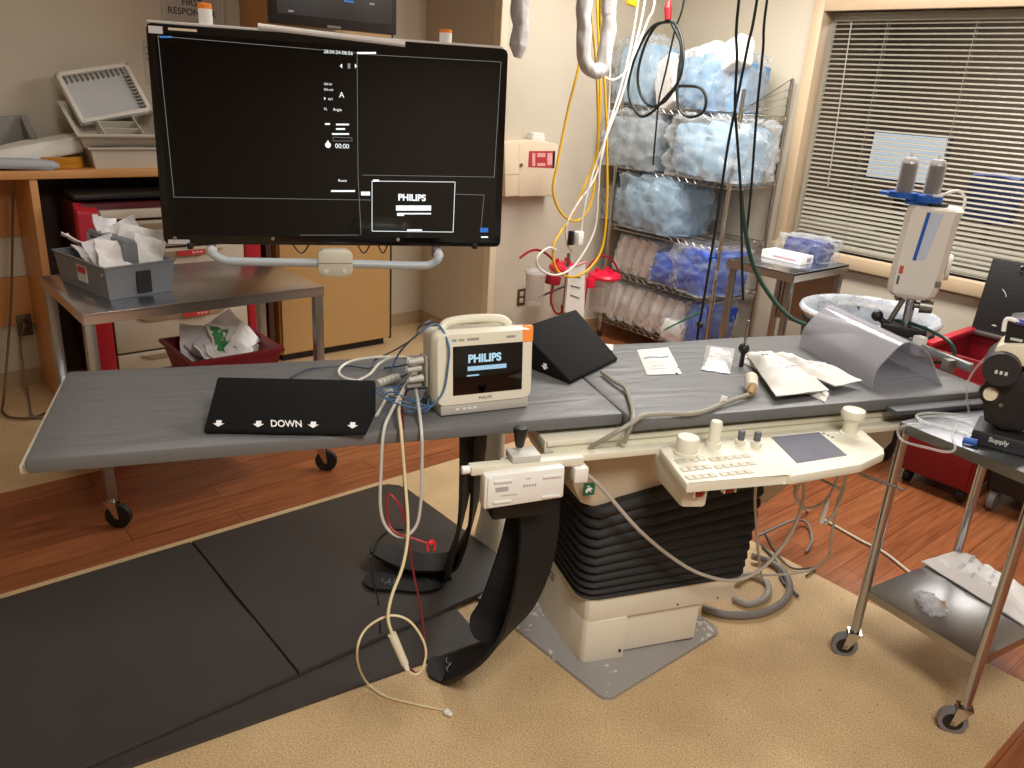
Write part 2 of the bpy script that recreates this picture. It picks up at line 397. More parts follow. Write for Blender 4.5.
tc_ = px(994, 193, 6.3)
ch = thing('office_chair', 'blue office chair beyond the desk behind the blind', 'chair', (6.35, tc_.y, 0))
blue_f = mat('blue_fabric', (96, 112, 168), .8)
part('backrest', blob(B(), (6.3, tc_.y, tc_.z-.05), (.12, .34, .36), 3, .03, 2, .6, 6), blue_f, ch)
part('seat', blob(B(), (6.55, tc_.y, .5), (.5, .5, .12), 4, .03, 2, .7, 6), blue_f, ch)
sb = B(); cyl(sb, (6.55, tc_.y, .07), (6.55, tc_.y, .46), .03); cyl(sb, (6.33, tc_.y, .45), (6.33, tc_.y, tc_.z-.2), .025)
for k in range(5):
    a = k*2*PI/5; cyl(sb, (6.55, tc_.y, .09), (6.55+.28*math.cos(a), tc_.y+.28*math.sin(a), .05), .022, .016); sph(sb, (6.55+.28*math.cos(a), tc_.y+.28*math.sin(a), .03), .03)
part('chair_base', sb, black, ch)
# baseboards
bbm = mat('baseboard_vinyl', (176, 152, 120), .5)
struct('baseboard_back', bx(XR, XW, YB-.012, YB, 0, .09), bbm)
struct('baseboard_left', bx(-2.45, XR-.012, YL-.012, YL, 0, .09), bbm)
struct('baseboard_recess', bx(XR-.012, XR, YB, YL, 0, .09), bbm)
struct('baseboard_right', bx(XW-.012, XW, -2.25, YB-.012, 0, .09), bbm)
struct('trim_1', bx(XR-.004, XR+.05, YB-.012, YB+.06, .09, CEIL, .006), mat('corner_guard', (222, 208, 182), .4))

# ================================================================== LIGHT
def area(name, loc, sx, sy, watts, col, rot=(0, 0, 0)):
    l = bpy.data.lights.new(name, 'AREA'); l.shape = 'RECTANGLE'; l.size = sx; l.size_y = sy; l.energy = watts; l.color = col
    o = link(bpy.data.objects.new(name, l)); o.location = loc; o.rotation_euler = rot; return o
WARM = (1.0, .965, .915)
area('ceiling_lamp_near', (.7, -.2, CEIL-.01), .6, 1.2, 74, WARM)
area('ceiling_lamp_right', (3.7, 1.5, CEIL-.01), .6, 1.2, 58, WARM)
area('ceiling_lamp_far', (3.6, 2.9, CEIL-.01), .6, 1.2, 56, WARM)
area('ceiling_lamp_left', (.9, 3.1, CEIL-.01), .6, 1.2, 9, WARM)
area('control_room_lamp', (6.6, 2.0, CEIL-.02), .6, 1.2, 40, WARM)
w = bpy.data.worlds.new('world'); SC.world = w; w.use_nodes = True
w.node_tree.nodes['Background'].inputs[0].default_value = (1, .9, .78, 1); w.node_tree.nodes['Background'].inputs[1].default_value = .05
SC.view_settings.view_transform = 'Standard'; SC.view_settings.look = 'None'; SC.view_settings.exposure = 0.0; SC.view_settings.gamma = 1; SC.view_settings.use_curve_mapping = False

# ================================================================== FLOOR MATS
mat_rub = mat('mat_rubber', (60, 56, 54), .42, var=.2, vscale=3, bump=.06, bscale=240)
def floor_mat(name, poly, z0, z1, inset, label, seam=None):
    bm = B(); N = len(poly); c = sum((V((*p, 0)) for p in poly), V())/N
    def ins(d):
        out = []
        for i in range(N):
            p = V((*poly[i], 0)); a = (V((*poly[i-1], 0))-p).normalized(); b = (V((*poly[(i+1) % N], 0))-p).normalized()
            s = max(.2, a.cross(b).length); out.append(p+(a+b)*(d/s))
        return out
    rings = [[V((*p, z0)) for p in poly], [V((*p, z0+.003)) for p in poly], [q+V((0, 0, z1)) for q in ins(inset)]]
    loft(bm, rings)
    return single(name, bm, mat_rub, label, 'floor mat', 'black floor mats')
def rounded(x0, x1, y0, y1, r, corners='abcd'):
    out = []
    for k, (cx, cy, a0) in enumerate(((x1-r, y1-r, 0), (x0+r, y1-r, 90), (x0+r, y0+r, 180), (x1-r, y0+r, 270))):
        if 'abcd'[k] in corners: out += [(cx+r*math.cos(math.radians(a0+t)), cy+r*math.sin(math.radians(a0+t))) for t in (0, 30, 60, 90)]
        else: out.append(((x1, y1), (x0, y1), (x0, y0), (x1, y0))[k])
    return out
s7 = math.radians(-7.8); ux, uy = V((math.cos(s7), math.sin(s7), 0)), V((-math.sin(s7), math.cos(s7), 0))
o_ = V((1.43, 1.685, 0)); quad = [o_, o_+uy*.85, o_+uy*.85-ux*1.9, o_-ux*1.9]
floor_mat('floor_mat', [(p.x, p.y) for p in quad], 0, .010, .003, 'black rubber mat lying underneath, its near edge on the beige floor')
pl = [(.8595, 1.885), (.8598, 2.2), (.850, 2.27), (.858, 2.33), (.846, 2.40), (.857, 2.47), (.852, 2.52), (.8595, 2.56), (.8595, 2.80), (-1.25, 2.80), (-1.25, 1.885)]
floor_mat('floor_mat', pl, .012, .024, .004, 'left black rubber mat on top, with a torn seam along its right edge')
floor_mat('floor_mat', [(x, y) for x, y in rounded(.8605, 1.785, 1.885, 2.80, .1, 'ad')], .012, .024, .004, 'right black rubber mat on top, with rounded corner beneath the hanging cables')

# ================================================================== EXAM TABLE
def pad_material():
    M = mat('grey_vinyl_pad', (105, 105, 105), .44)
    nt = M.node_tree; b = nt.nodes['Principled BSDF']; tc = nt.nodes.new('ShaderNodeTexCoord')
    mp = nt.nodes.new('ShaderNodeMapping'); mp.inputs['Scale'].default_value = (1.3, 6, 1); mp.inputs['Rotation'].default_value = (0, 0, .1)
    n = nt.nodes.new('ShaderNodeTexNoise'); n.inputs['Scale'].default_value = 2.2; n.inputs['Detail'].default_value = 3; n.inputs['Distortion'].default_value = .9
    bp = nt.nodes.new('ShaderNodeBump'); bp.inputs['Strength'].default_value = .35; bp.inputs['Distance'].default_value = .02
    nt.links.new(tc.outputs['Object'], mp.inputs[0]); nt.links.new(mp.outputs[0], n.inputs[0]); nt.links.new(n.outputs[0], bp.inputs['Height']); nt.links.new(bp.outputs[0], b.inputs['Normal'])
    return M
padm = pad_material()
c0 = tp(1.25, 2.08)
tbl = thing('examination_table', 'long grey padded examination table on a black bellows pedestal', 'table', c0, TA)
def pad(u0, u1, w0, w1, z0, z1, nu, nw, seed):
    bm = B()
    tbox(u0, u1, w0, w1, z0, z1, .009, bm)
    bmesh.ops.subdivide_edges(bm, edges=[e for e in bm.edges if e.calc_length() > .2], cuts=14, use_grid_fill=True)
    for v in bm.verts:
        q = V((v.co.dot(TU)*2.2, v.co.dot(TW)*5, v.co.z*6+seed))
        d = noise.fractal(q, 1, 2, 3)*.0045
        if v.co.z > z0+.01: v.co.z += d*.8
        v.co -= TW*(d if v.co.dot(TW) < (w0+w1)/2 else 0)
    return bm
part('mattress', pad(-.468, 1.0185, 1.868, 2.455, .862, .9, 30, 10, 0), padm, tbl)
part('mattress', pad(1.0195, 2.335, 1.815, 2.472, .862, .9, 30, 10, 5), padm, tbl)
part('pad_flap', tbox(1.90, 2.32, 1.765, 1.813, .862, .880, .006), mat('dark_grey_vinyl', (74, 76, 78), .5), tbl)
part('table_board', tbox(-.482, 1.3, 1.925, 2.43, .846, .861, .004), cream, tbl)
part('end_strip', tbox(-.486, -.4695, 1.895, 2.44, .852, .874, .004), cream, tbl)
part('table_core', tbox(.8, 2.3, 1.93, 2.40, .80, .8455, .004), black, tbl)
# rail profile along the near side: upper beam with a groove, lower ledge
rail = tbox(.775, 2.36, 1.845, 1.935, .806, .846, .004)
tbox(.78, 2.36, 1.838, 1.85, .829, .846, .003, rail)
part('side_beam', rail, cream, tbl)
r2 = tbox(.64, 2.36, 1.79, 1.822, .800, .820, .003); tbox(.80, 2.36, 1.82, 1.846, .804, .812, .002, r2)
for uu in (.95, 1.5, 2.1): cyl(r2, tp(uu, 1.788, .81), tp(uu, 1.793, .81), .006, seg=10)
part('accessory_rail', r2, cream, tbl)
# beige carriage under the rail
def tpoly(pts, w0, w1, bev=.01):
    M = frame(tp(0, w0, 0), TU, V((0, 0, 1)))
    return prism(B(), pts, 0, -(w1-w0), M, bev)
carr = mat('carriage_beige', (205, 190, 166), .45)
part('carriage', tpoly([(.90, .80), (.90, .66), (.93, .60), (.985, .575), (1.45, .55), (1.60, .515), (1.70, .62), (1.80, .67), (1.80, .80)], 1.905, 2.34, .012), carr, tbl)
part('end_block', tpoly([(1.801, .80), (1.86, .62), (1.98, .615), (2.06, .70), (2.06, .80)], 1.9, 2.3, .01), mat('pale_grey_paint', (196, 194, 184), .45), tbl)
# black bellows
bel_rings = []
def brect(u0, u1, w0, w1, z, r=.05, dz=0.0):
    pts = []
    for cx, cy, a0 in ((u1-r, w1-r, 0), (u0+r, w1-r, 90), (u0+r, w0+r, 180), (u1-r, w0+r, 270)):
        for t in (0, 22.5, 45, 67.5, 90):
            a = math.radians(a0+t); uu = cx+r*math.cos(a); ww = cy+r*math.sin(a)
            pts.append(tp(uu, ww, z))
    return pts
nf = 11
def btop(p):
    uu = p.dot(TU); t = min(1, max(0, (uu-.985)/.14)); return .585+.105*t*t*(3-2*t)+.0*uu
for i in range(nf*6+1):
    t = i/(nf*6); ph = (i % 6)
    o = (.0, .008, .012, .0135, .012, .008)[ph] if i < nf*6 else .004
    ring = []
    for p in brect(.962-o, 1.545+.03*t+o, 1.883-o, 2.33+o, 0, .06):
        ring.append(V((p.x, p.y, .268+(btop(p)-.268)*t**1.25)))
    bel_rings.append(ring)
top = [p.copy() for p in bel_rings[-1]]; cc = sum(top, V())/len(top)
bel_rings.append([p+(cc-p)*.12+V((0, 0, .004)) for p in top])
part('bellows', loft(B(), bel_rings), mat('bellows_rubber', (29, 28, 28), .68), tbl)
# cream pedestal cover: bowed left side, overhanging lip on the right
def cover_poly(u1, z=0):
    return [(u1, 1.878), (1.0, 1.878), (.985, 1.882), (.976, 1.895), (.962, 1.97), (.952, 2.06), (.948, 2.15), (.955, 2.24), (.975, 2.33), (u1, 2.33)]
def tp_prism(poly, z0, z1, bev=.004):
    M = frame(V((0, 0, 0)), TU, TW); return prism(B(), poly, z0, z1, M, bev)
cov = tp_prism(cover_poly(1.40), .09, .20); 
part('pedestal_cover', tp_prism(cover_poly(1.51), .185, .276), cream2, tbl)
part('pedestal_cover', tp_prism([(1.12, 1.872)]+cover_poly(1.0)[1:]+[(1.12, 2.33)], .03, .187), cream2, tbl)
part('service_panel', tp_prism([(1.10, 1.892), (1.396, 1.892), (1.396, 2.31), (1.10, 2.31)], .04, .19), cream2, tbl)
part('screw', cyl(B(), tp(1.105, 1.868, .062), tp(1.105, 1.880, .062), .0045, seg=10), black, tbl)
for uu in (1.3, 1.45): part('screw', cyl(B(), tp(uu, 1.876, .2), tp(uu, 1.8805, .2), .003, seg=8), black, tbl)
lab = B(); L0 = tp(.954, 2.10, .2)
fbox(lab, frame(tp(.9478, 2.125, .218), -TW, V((0, 0, 1))), -.038, .038, -.012, .012, -.0008, .0012)
part('name_plate', lab, mat('plate_grey', (104, 110, 106), .4), tbl)
nl = B(); fbox(nl, frame(tp(.9478, 2.125, .218), -TW, V((0, 0, 1))), -.03, .03, -.004, .004, .0012, .0016)
part('name_lettering', nl, mat('pale_ink', (190, 196, 190), .5), tbl)
# grey floor plate with white wear
def worn():
    M = mat('worn_grey_paint', (152, 148, 144), .45); nt = M.node_tree; b = nt.nodes['Principled BSDF']
    tc = nt.nodes.new('ShaderNodeTexCoord'); n = nt.nodes.new('ShaderNodeTexNoise'); n.inputs['Scale'].default_value = 42; n.inputs['Detail'].default_value = 3
    n2 = nt.nodes.new('ShaderNodeTexNoise'); n2.inputs['Scale'].default_value = 6
    a = nt.nodes.new('ShaderNodeMath'); a.operation = 'MULTIPLY'; r = nt.nodes.new('ShaderNodeValToRGB'); r.color_ramp.elements[0].position = .36; r.color_ramp.elements[1].position = .375
    mx = nt.nodes.new('ShaderNodeMixRGB'); mx.inputs[1].default_value = (*hexc(152, 148, 144), 1); mx.inputs[2].default_value = (*hexc(205, 200, 190), 1)
    for s in (n, n2): nt.links.new(tc.outputs['Object'], s.inputs[0])
    nt.links.new(n.outputs[0], a.inputs[0]); nt.links.new(n2.outputs[0], a.inputs[1]); nt.links.new(a.outputs[0], r.inputs[0]); nt.links.new(r.outputs[0], mx.inputs[0]); nt.links.new(mx.outputs[0], b.inputs['Base Color'])
    return M
bp_ = B(); poly = rounded(1.555, 2.135, 1.245, 1.93, .035)
loft(bp_, [[V((x, y, 0)) for x, y in poly], [V((x, y, .012)) for x, y in poly],
           [V((1.845+(x-1.845)*.80, 1.59+(y-1.59)*.84, .034)) for x, y in poly]])
part('floor_plate', bp_, worn(), tbl)
# green emergency sign on the carriage
gs = frame(pw(589, 489, 1.874), TU, V((0, 0, 1)))
part('safety_sign', fbox(B(), gs, -.018, .018, -.02, .02, -.001, .0012), mat('sign_green', (20, 104, 70), .4), tbl)
gm = B(); sph(gm, gs @ V((-.004, .01, .0015)), .004, (1, 1, .3), 8)
prism(gm, [(-.012, -.004), (-.004, .005), (.006, .005), (.012, -.002), (.004, 0), (.008, -.012), (0, -.004), (-.008, -.013)], .0012, .002, gs)
part('sign_figure', gm, white_ink, tbl)

# ------------------------------------------------------------------ control console clamped on the rail
con = thing('control_console', 'cream control console with knobs and a small grey screen on the table rail', 'control panel', tp(1.4, 1.68, .76), TA)
MC = frame(tp(0, 0, 0), TU, TW)
def UWz(x, y, z=.832): p = pz(x, y, z); return (p.dot(TU), p.dot(TW))
cpoly = [UWz(687, 484), UWz(786, 473.5), UWz(791, 476), UWz(862, 464), UWz(885, 453), UWz(884, 448), UWz(862, 429), UWz(800, 434), UWz(662, 446), UWz(660, 449)]
part('console_body', prism(B(), cpoly, .804, .832, MC, .006), cream, con)
hb = prism(B(), [(1.07, 1.60), (1.14, 1.585), (1.16, 1.80), (1.09, 1.80)], .735, .806, MC, .012)
part('console_bracket', hb, cream2, con)
part('console_screen', prism(B(), [UWz(797, 463.5), UWz(847, 455.5), UWz(819, 432.5), UWz(771, 437.5)], .8315, .8335, MC), mat('grey_lcd', (112, 114, 126), .25, var=.12, vscale=40), con)
scr = B(); prism(scr, [UWz(794, 466), UWz(852, 456.5), UWz(820, 431), UWz(768, 437)], .8305, .8322, MC, .001); part('screen_surround', scr, cream2, con)
btn = mat('button_grey', (198, 194, 178), .5)
for i in range(4):
    for j in range(3):
        kb = B(); p = pz(690+i*7.6-j*5.5, 478-i*.9-j*8.2, .832); box(kb, p, (.020, .022, .006), R3(0, 0, TA), .0015); part('button', kb, btn, con)
for i in range(5):
    for j in range(3):
        if (i, j) in ((4, 0),): continue
        kb = B(); p = pz(724+i*8.2-j*5.5, 474.5-i*.9-j*7.4, .832); box(kb, p, (.021, .019, .006), R3(0, 0, TA), .0015); part('button', kb, btn, con)
icons = B()
for i in range(3): box(icons, pz(824+i*4.2, 433.5+i*1.8, .8325), (.008, .006, .001), R3(0, 0, TA))
part('indicator_marks', icons, grey_ink, con)
def dial(x, y, r, h, name, mt, prof=None, z=.832, slant=None):
    p = pz(x, y, z); b = B(); lathe(b, [(q*1.17, w*1.12) for q, w in (prof or [(r*1.12, 0), (r*1.1, h*.18), (r, h*.2), (r, h*.93), (r*.93, h), (0, h)])], p); return part(name, b, mt, con)
dial(686, 454, .026, .046, 'round_dial', cream)
dial(713, 446, .0145, .068, 'stick_dial', cream, [(.019, 0), (.018, .012), (.0145, .014), (.0145, .064), (.012, .068), (0, .068)])
dial(740, 444, .008, .035, 'toggle_collar', cream, [(.012, 0), (.012, .012), (.006, .013), (0, .013)])
dial(756, 446, .008, .035, 'toggle_collar', cream, [(.013, 0), (.013, .012), (.006, .013), (0, .013)])
kn = mat('grey_knob', (92, 94, 100), .5)
for x, y in ((740, 444), (756, 445)): dial(x, y, .0, .0, 'toggle_knob', kn, [(.005, .012), (.0085, .014), (.0085, .035), (.007, .037), (0, .037)])
dial(849, 434, .0, .0, 'joystick', cream, [(.024, 0), (.023, .004), (.018, .006), (.018, .034), (.022, .044), (.029, .050), (.031, .060), (.027, .070), (.014, .074), (0, .075)])
for x, y in ((699, 489), (729, 485)):
    sw = part('red_switch', box(B(), pw(x, y+3, 1.578), (.022, .012, .026), R3(0, 0, TA), .003), mat('switch_red', (150, 34, 30), .4), con)
    for d in (-.017, .017): part('switch_guard', box(B(), pw(x, y+3, 1.578)+TU*d+V((0, 0, .004)), (.006, .016, .032), R3(0, 0, TA), .002), cream, sw)
for x, y, l in ((810, 478, .12), (865, 480, .16)):
    ck = B(); p = pw(x-5, y-6, 1.66); q = p+TU*l*.7-TW*.05+V((0, 0, -.035))
    for d in (-.010, .010): tube(ck, [p+TW*d, (p+q)/2+TW*d, q+TW*d], .0032, 6)
    cyl(ck, q-TW*.011, q+TW*.011, .0032, seg=6)
    part('cable_hook', ck, galv, con)

# ------------------------------------------------------------------ white unit clamped on the rail end
cl = thing('rail_unit', 'white oblong box clamped to the left end of the table rail by a black knob', 'control unit', tp(.69, 1.76, .70), TA)
MB_ = frame(tp(0, 1.742, 0), TU, V((0, 0, 1)))                        # faces the camera side
part('unit_box', prism(B(), [(.575, .712), (.80, .722), (.797, .815), (.575, .81)], -.045, 0, MB_, .008), white, cl)
for z in (.733, .792):
    for a, b_ in ((.60, .65), (.735, .785)): part('grip_ridge', fbox(B(), MB_, a, b_, z-.004, z+.004, .001, .004, .0015), white, cl)
part('grip_ridge', fbox(B(), MB_, .583, .592, .722, .806, .0, .004, .0015), white, cl)
part('printed_box', fbox(B(), MB_, .605, .64, .762, .775, 0, .0006), mat('mark_grey', (170, 170, 168), .6), cl)
for (a_, b_, c_, d_) in [(.68+i*.008, .685+i*.008, .768, .775) for i in range(5)]+[(.62, .665, .748, .7505), (.688, .70, .79, .793)]: part('printed_mark', fbox(B(), MB_, a_, b_, c_, d_, 0, .0006), mat('mark_grey', (170, 170, 168), .6), cl)
part('unit_bar', tbox(.545, .86, 1.765, 1.80, .802, .826, .004), cream, cl)
kb = B(); cyl(kb, tp(.524, 1.782, .814), tp(.55, 1.782, .814), .011); part('bar_pin', kb, white, cl)
part('clamp_plate', tbox(.655, .735, 1.765, 1.825, .824, .845, .004), mat('pale_grey_paint', (196, 194, 184), .45), cl)
kb = B(); p = tp(.685, 1.80, .84); cyl(kb, p, p+V((0, 0, .02)), .005); part('clamp_screw', kb, chrome, cl)
kb = B(); lathe(kb, [(.008, .0), (.012, .005), (.017, .036), (.020, .050), (.017, .057), (0, .059)], p+V((0, 0, .016)), 14); part('clamp_knob', kb, black, cl)
part('plug_block', tbox(.83, .872, 1.752, 1.79, .755, .80, .006), white, cl)

# ------------------------------------------------------------------ black hanging shield flaps
flap_m = mat('black_flap', (11, 11, 12), .62, bump=.1, bscale=120)
scuff = mat('scuff', (92, 108, 116), .55, var=.3, vscale=60)
def flap(pts, width, wdir, label, scuffs=None):
    t = thing('shield_flap', label, 'shield flap', pts[-1], 0, 'black shield flaps hanging under the table')
    part('flap', ribbon(B(), pts, wdir, width, .011), flap_m, t)
    if scuffs: 
        b = B()
        for (p, a, s) in scuffs:
            for k in range(3):
                b = B(); q = V(p)+V((random.uniform(-1, 1)*s, random.uniform(-1, 1)*s*.6, 0)); tube(b, [q, q+V((math.cos(a+k), math.sin(a+k), 0))*s*.5+V((0, 0, .0004)), q+V((math.cos(a+k*.6), math.sin(a+k*.6), 0))*s], .0016, 5, 3)
                part('scuff_mark', b, scuff, t)
    return t
F1 = [pw(469, 428, 2.0), pw(467, 470, 2.02), pw(464, 505, 2.06), pw(457, 540, 2.14), pz(447, 567, .055), pz(425, 582, .032), pz(398, 581, .032), pz(364, 580, .032)]
f1dir = (TW*.8+TU*.6, TW)
flap(F1, .12, f1dir, 'narrow black flap whose scuffed end lies furthest left on the mat', [(pz(385, 582, .039), .3, .03), (pz(400, 581, .039), .9, .03)])
F2 = [pw(480, 428, 2.05), pw(478, 470, 2.10), pw(474, 510, 2.2), pw(466, 540, 2.3), pz(452, 560, .075), pz(420, 563, .06), pz(395, 556, .06), pz(372, 546, .075)]
flap(F2, .115, f1dir, 'black flap curling up behind the scuffed one, beside the pale floor stand')
F3 = [pw(530, 500, 1.95), pw(520, 545, 1.93), pw(505, 590, 1.91), pw(492, 618, 1.90), pw(478, 640, 1.88)]
flap(F3, .125, TU, 'wide matt black flap hanging with its rounded end above the floor')
F4 = [pw(540, 500, 1.90), pw(538, 545, 1.86), pw(530, 585, 1.83), pw(516, 620, 1.82), pw(497, 644, 1.84), pw(475, 659, 1.89), pz(450, 668, .016), pz(428, 673, .010)]
flap(F4, .135, (TU*.95+TW*.2, TW*.9+TU*.35), 'long black flap with its scuffed end on the beige floor', [(pz(452, 667, .022), .2, .03), (pz(470, 661, .024), .8, .03)])
part('flap_clamp', tbox(.62, .78, 1.80, 1.86, .64, .72, .01), flap_m, [o for o in COL.objects if o.name.startswith('shield_flap')][2])
# pale floor stand behind the flaps
fs = thing('floor_stand', 'pale grey flared floor stand behind the black flaps', 'stand', pz(488, 545, 0))
sb = B(); c = pz(492, 540, 0)
ST = []
for z, a, d in ((0, .115, .10), (.03, .11, .095), (.10, .085, .075), (.25, .065, .06), (.5, .055, .055), (.8, .06, .055)):
    cc = c+V((.02*z, 0.06*z, z)); ST.append([cc+TU*(a*math.cos(q)*.6)+TW*(d*math.sin(q)) for q in [2*PI*k/20 for k in range(20)]])
part('stand_column', loft(sb, ST), mat('pale_grey_paint', (196, 194, 184), .45), fs)

# ================================================================== LARGE CEILING-HUNG MONITOR
def plane_hit(M, x, y, z=0.0):                                   # a photo pixel on a flat face, in the face's own coordinates
    I = M.inverted(); o = I @ V((0, 0, EYE)); d = (I.to_3x3() @ ray(x, y)); t = (z-o.z)/d.z; p = o+d*t
    return V((p.x, p.y))
ma = -.444; mu_ = V((math.cos(ma), math.sin(ma), 0)); mn = V((math.sin(ma), -math.cos(ma), 0))
mv = V((0, 0, 1))*math.cos(-.057)+mn*math.sin(-.057)
MM = frame((1.578, 2.901, 1.489), mu_, mv)
big = thing('wall_display', 'large black ceiling-hung monitor showing white text, left above the table', 'monitor', (1.578, 2.901, 1.09), ma)
big.name = 'suspended_monitor'; FR['suspended_monitor'] = FR['wall_display']
W2, H2 = .66, .388
rr = []
for cx, cy, a0 in ((W2-.02, H2-.02, 0), (-W2+.02, H2-.02, 90), (-W2+.02, -H2+.02, 180), (W2-.02, -H2+.02, 270)):
    for t in (0, 45, 90): a = math.radians(a0+t); rr.append((cx+.02*math.cos(a), cy+.02*math.sin(a)))
part('bezel', prism(B(), rr, -.07, 0, MM, .004), mat('gloss_black', (9, 9, 10), .14), big)
part('screen', fbox(B(), MM, -W2+.028, W2-.028, -H2+.034, H2-.03, -.001, .0012), screen, big)
part('rear_housing', fbox(B(), MM, -.42, .42, -.25, .25, -.12, -.068, .02), black, big)
part('top_strip', fbox(B(), MM, -W2+.004, W2-.02, H2-.002, H2+.008, -.06, -.002, .003), mat('silver_strip', (214, 212, 206), .35, .2), big)
def seg(bm, x0, y0, x1, y1, w=.0022):
    a, b = plane_hit(MM, x0, y0), plane_hit(MM, x1, y1); d = (b-a); L = d.length
    ang = math.atan2(d.y, d.x); c = (a+b)/2
    return box(bm, MM @ V((c.x, c.y, .002)), (L, w, .0006), MM.to_3x3().to_4x4() @ R3(0, 0, ang))
def win(name, pts, w=.0015, mt=glowdim):
    b = B()
    for (a, c) in zip(pts, pts[1:]): seg(b, *a, *c, w)
    part(name, b, mt, big, smooth=0)
win('window_outline', [(174, 196), (158, 36), (357, 53)]); win('window_outline', [(173, 197), (372, 200), (372, 200)])
win('window_outline', [(357, 54), (501, 62), (494, 177), (362, 175)]); win('window_outline', [(357, 54), (358, 175), (361, 235)])
win('window_outline', [(372, 181), (455, 182), (453, 232), (372, 231), (372, 181)], .0022, glow); win('window_outline', [(455, 194), (484, 195), (481, 227)])
win('window_outline', [(300, 235), (359, 235)]); win('window_outline', [(333, 137), (352, 138), (352, 141), (333, 141), (333, 137)], .0015)
def stext(s, x, y, hp, mt=glow, name='screen_text', bold=0.0, align='LEFT'):
    p = plane_hit(MM, x, y); part(name, text_bm(s, MM @ Matrix.Translation((p.x, p.y, .0018)), hp*.00365*1.45, .0006, align, bold), mt, big, smooth=0)
def sbar(x0, x1, y, h=2.0, mt=glow, name='screen_bar'):
    b = B(); seg(b, x0, y, x1, y, h*.0037); part(name, b, mt, big, smooth=0)
stext('28.04.24-06:56', 323.5, 51.5, 3.4); stext('A', 339, 95, 5.5); stext('00:00', 335, 146, 4.6); stext('PHILIPS', 398, 197.5, 6.6, bold=.0012)
stext('0.0 kV', 324, 84, 2.2); stext('0.0 mA', 324, 89.5, 2.2); stext('in/1', 328, 99, 2.4); stext('FL', 324, 109, 2.4); stext('Angio', 333, 109.5, 2.6)
for x0, x1, y in ((336, 349, 124.5), (336, 345, 129), (332, 349, 134), (325, 330, 124)): sbar(x0, x1, y, 1.6)
sbar(357, 376, 53, 1.8); sbar(361, 370, 193.5, 4); sbar(373, 379, 180.5, 2)
sbar(396, 431, 208, 5.5); sbar(397, 431, 213.6, 1.5); sbar(397, 404, 214.4, 3); sbar(407, 422, 230, 1.6)
stext('Room', 338, 180.5, 2.6); sbar(331, 355, 191, 1.8)
sbar(160, 172, 37, 1.6, mat('blue_label', (40, 110, 190), .5, emit=(40, 110, 190), estr=.6))
sbar(480, 488, 230, 5, MATS['blue_label'], 'blue_icon'); sbar(481, 488, 237, 1.6)
ic = B(); p = plane_hit(MM, 328, 145); cyl(ic, MM @ V((p.x, p.y, .001)), MM @ V((p.x, p.y, .0024)), .011, seg=18); fbox(ic, MM, p.x-.003, p.x+.003, p.y+.010, p.y+.016, .001, .0024); part('clock_icon', ic, glow, big)
for x, dr in ((341, -1), (356, 1), (325, 1)):
    ic = B(); p = plane_hit(MM, x, 66 if x != 325 else 98.5); s_ = .008 if x != 325 else .006
    prism(ic, [(p.x-dr*s_/2, p.y-s_), (p.x+dr*s_/2, p.y), (p.x-dr*s_/2, p.y+s_)], .001, .002, MM); part('arrow_icon', ic, glow, big)
p = plane_hit(MM, 349, 66); part('pause_icon', fbox(B(), MM, p.x-.005, p.x+.005, p.y-.009, p.y+.009, .001, .002), glowdim, big)
def sticker(x0, y0, x1, y1, mt, name='sticker'):
    a, b = plane_hit(MM, x0, y0), plane_hit(MM, x1, y1); part(name, fbox(B(), MM, min(a.x, b.x), max(a.x, b.x), min(a.y, b.y), max(a.y, b.y), 0, .0016), mt, big)
sticker(148, 25.5, 163, 34, mat('sticker_white', (214, 212, 214), .5)); sticker(168, 27.5, 197, 32, mat('sticker_cream', (226, 210, 186), .5)); sticker(168, 239.5, 190, 244, MATS['sticker_white'])
for x, y in ((273, 238.5), (398, 239.5), (175, 238)):
    p = plane_hit(MM, x, y); part('bezel_button', cyl(B(), MM @ V((p.x, p.y, -.001)), MM @ V((p.x, p.y, .004)), .007, seg=14), chrome, big)
for x in (190, 475):
    p = plane_hit(MM, x, 246); part('bezel_clip', fbox(B(), MM, p.x-.01, p.x+.01, p.y-.012, p.y+.012, -.03, .006, .003), black, big)
a, b = plane_hit(MM, 258, 28), plane_hit(MM, 405, 46)
part('top_handle_tube', cyl(B(), MM @ V((a.x, a.y+.006, -.005)), MM @ V((b.x, b.y+.006, -.005)), .0115, seg=14), mat('satin_white', (226, 224, 220), .3), big)  # pale handle tube along the monitor's top edge
tub = B(); hz = .035
P = [plane_hit(MM, x, y, hz) for x, y in ((212, 253), (222, 259), (240, 261.5), (330, 263), (415, 265.5), (432, 263.5), (439, 257))]
pts = [MM @ V((P[0].x-.006, P[0].y+.012, -.03))]+[MM @ V((q.x, q.y, hz)) for q in P]+[MM @ V((P[-1].x+.004, P[-1].y+.02, -.03))]
part('pull_handle', tube(tub, pts, .0165, 12), mat('pale_blue_tube', (196, 208, 214), .3), big)
for q in (P[0], P[-1]): part('handle_joint', sph(B(), MM @ V((q.x, q.y+.006, hz-.012)), .021), mat('joint_white', (222, 222, 220), .4), big)
p = plane_hit(MM, 335, 262, hz)
hub = part('handle_hub', prism(B(), [(p.x-.068, p.y+.038), (p.x-.045, p.y+.054), (p.x+.045, p.y+.054), (p.x+.068, p.y+.038), (p.x+.068, p.y-.038), (p.x+.045, p.y-.056), (p.x-.045, p.y-.056), (p.x-.068, p.y-.038)], hz-.03, hz+.03, MM, .008), cream, big)
for dx in (-.036, .036): part('hub_button', cyl(B(), MM @ V((p.x+dx, p.y-.032, hz+.028)), MM @ V((p.x+dx, p.y-.032, hz+.034)), .009, seg=14), white, hub)
part('hub_seam', fbox(B(), MM, p.x-.066, p.x+.066, p.y-.002, p.y, hz+.029, hz+.0308), grey_ink, hub)
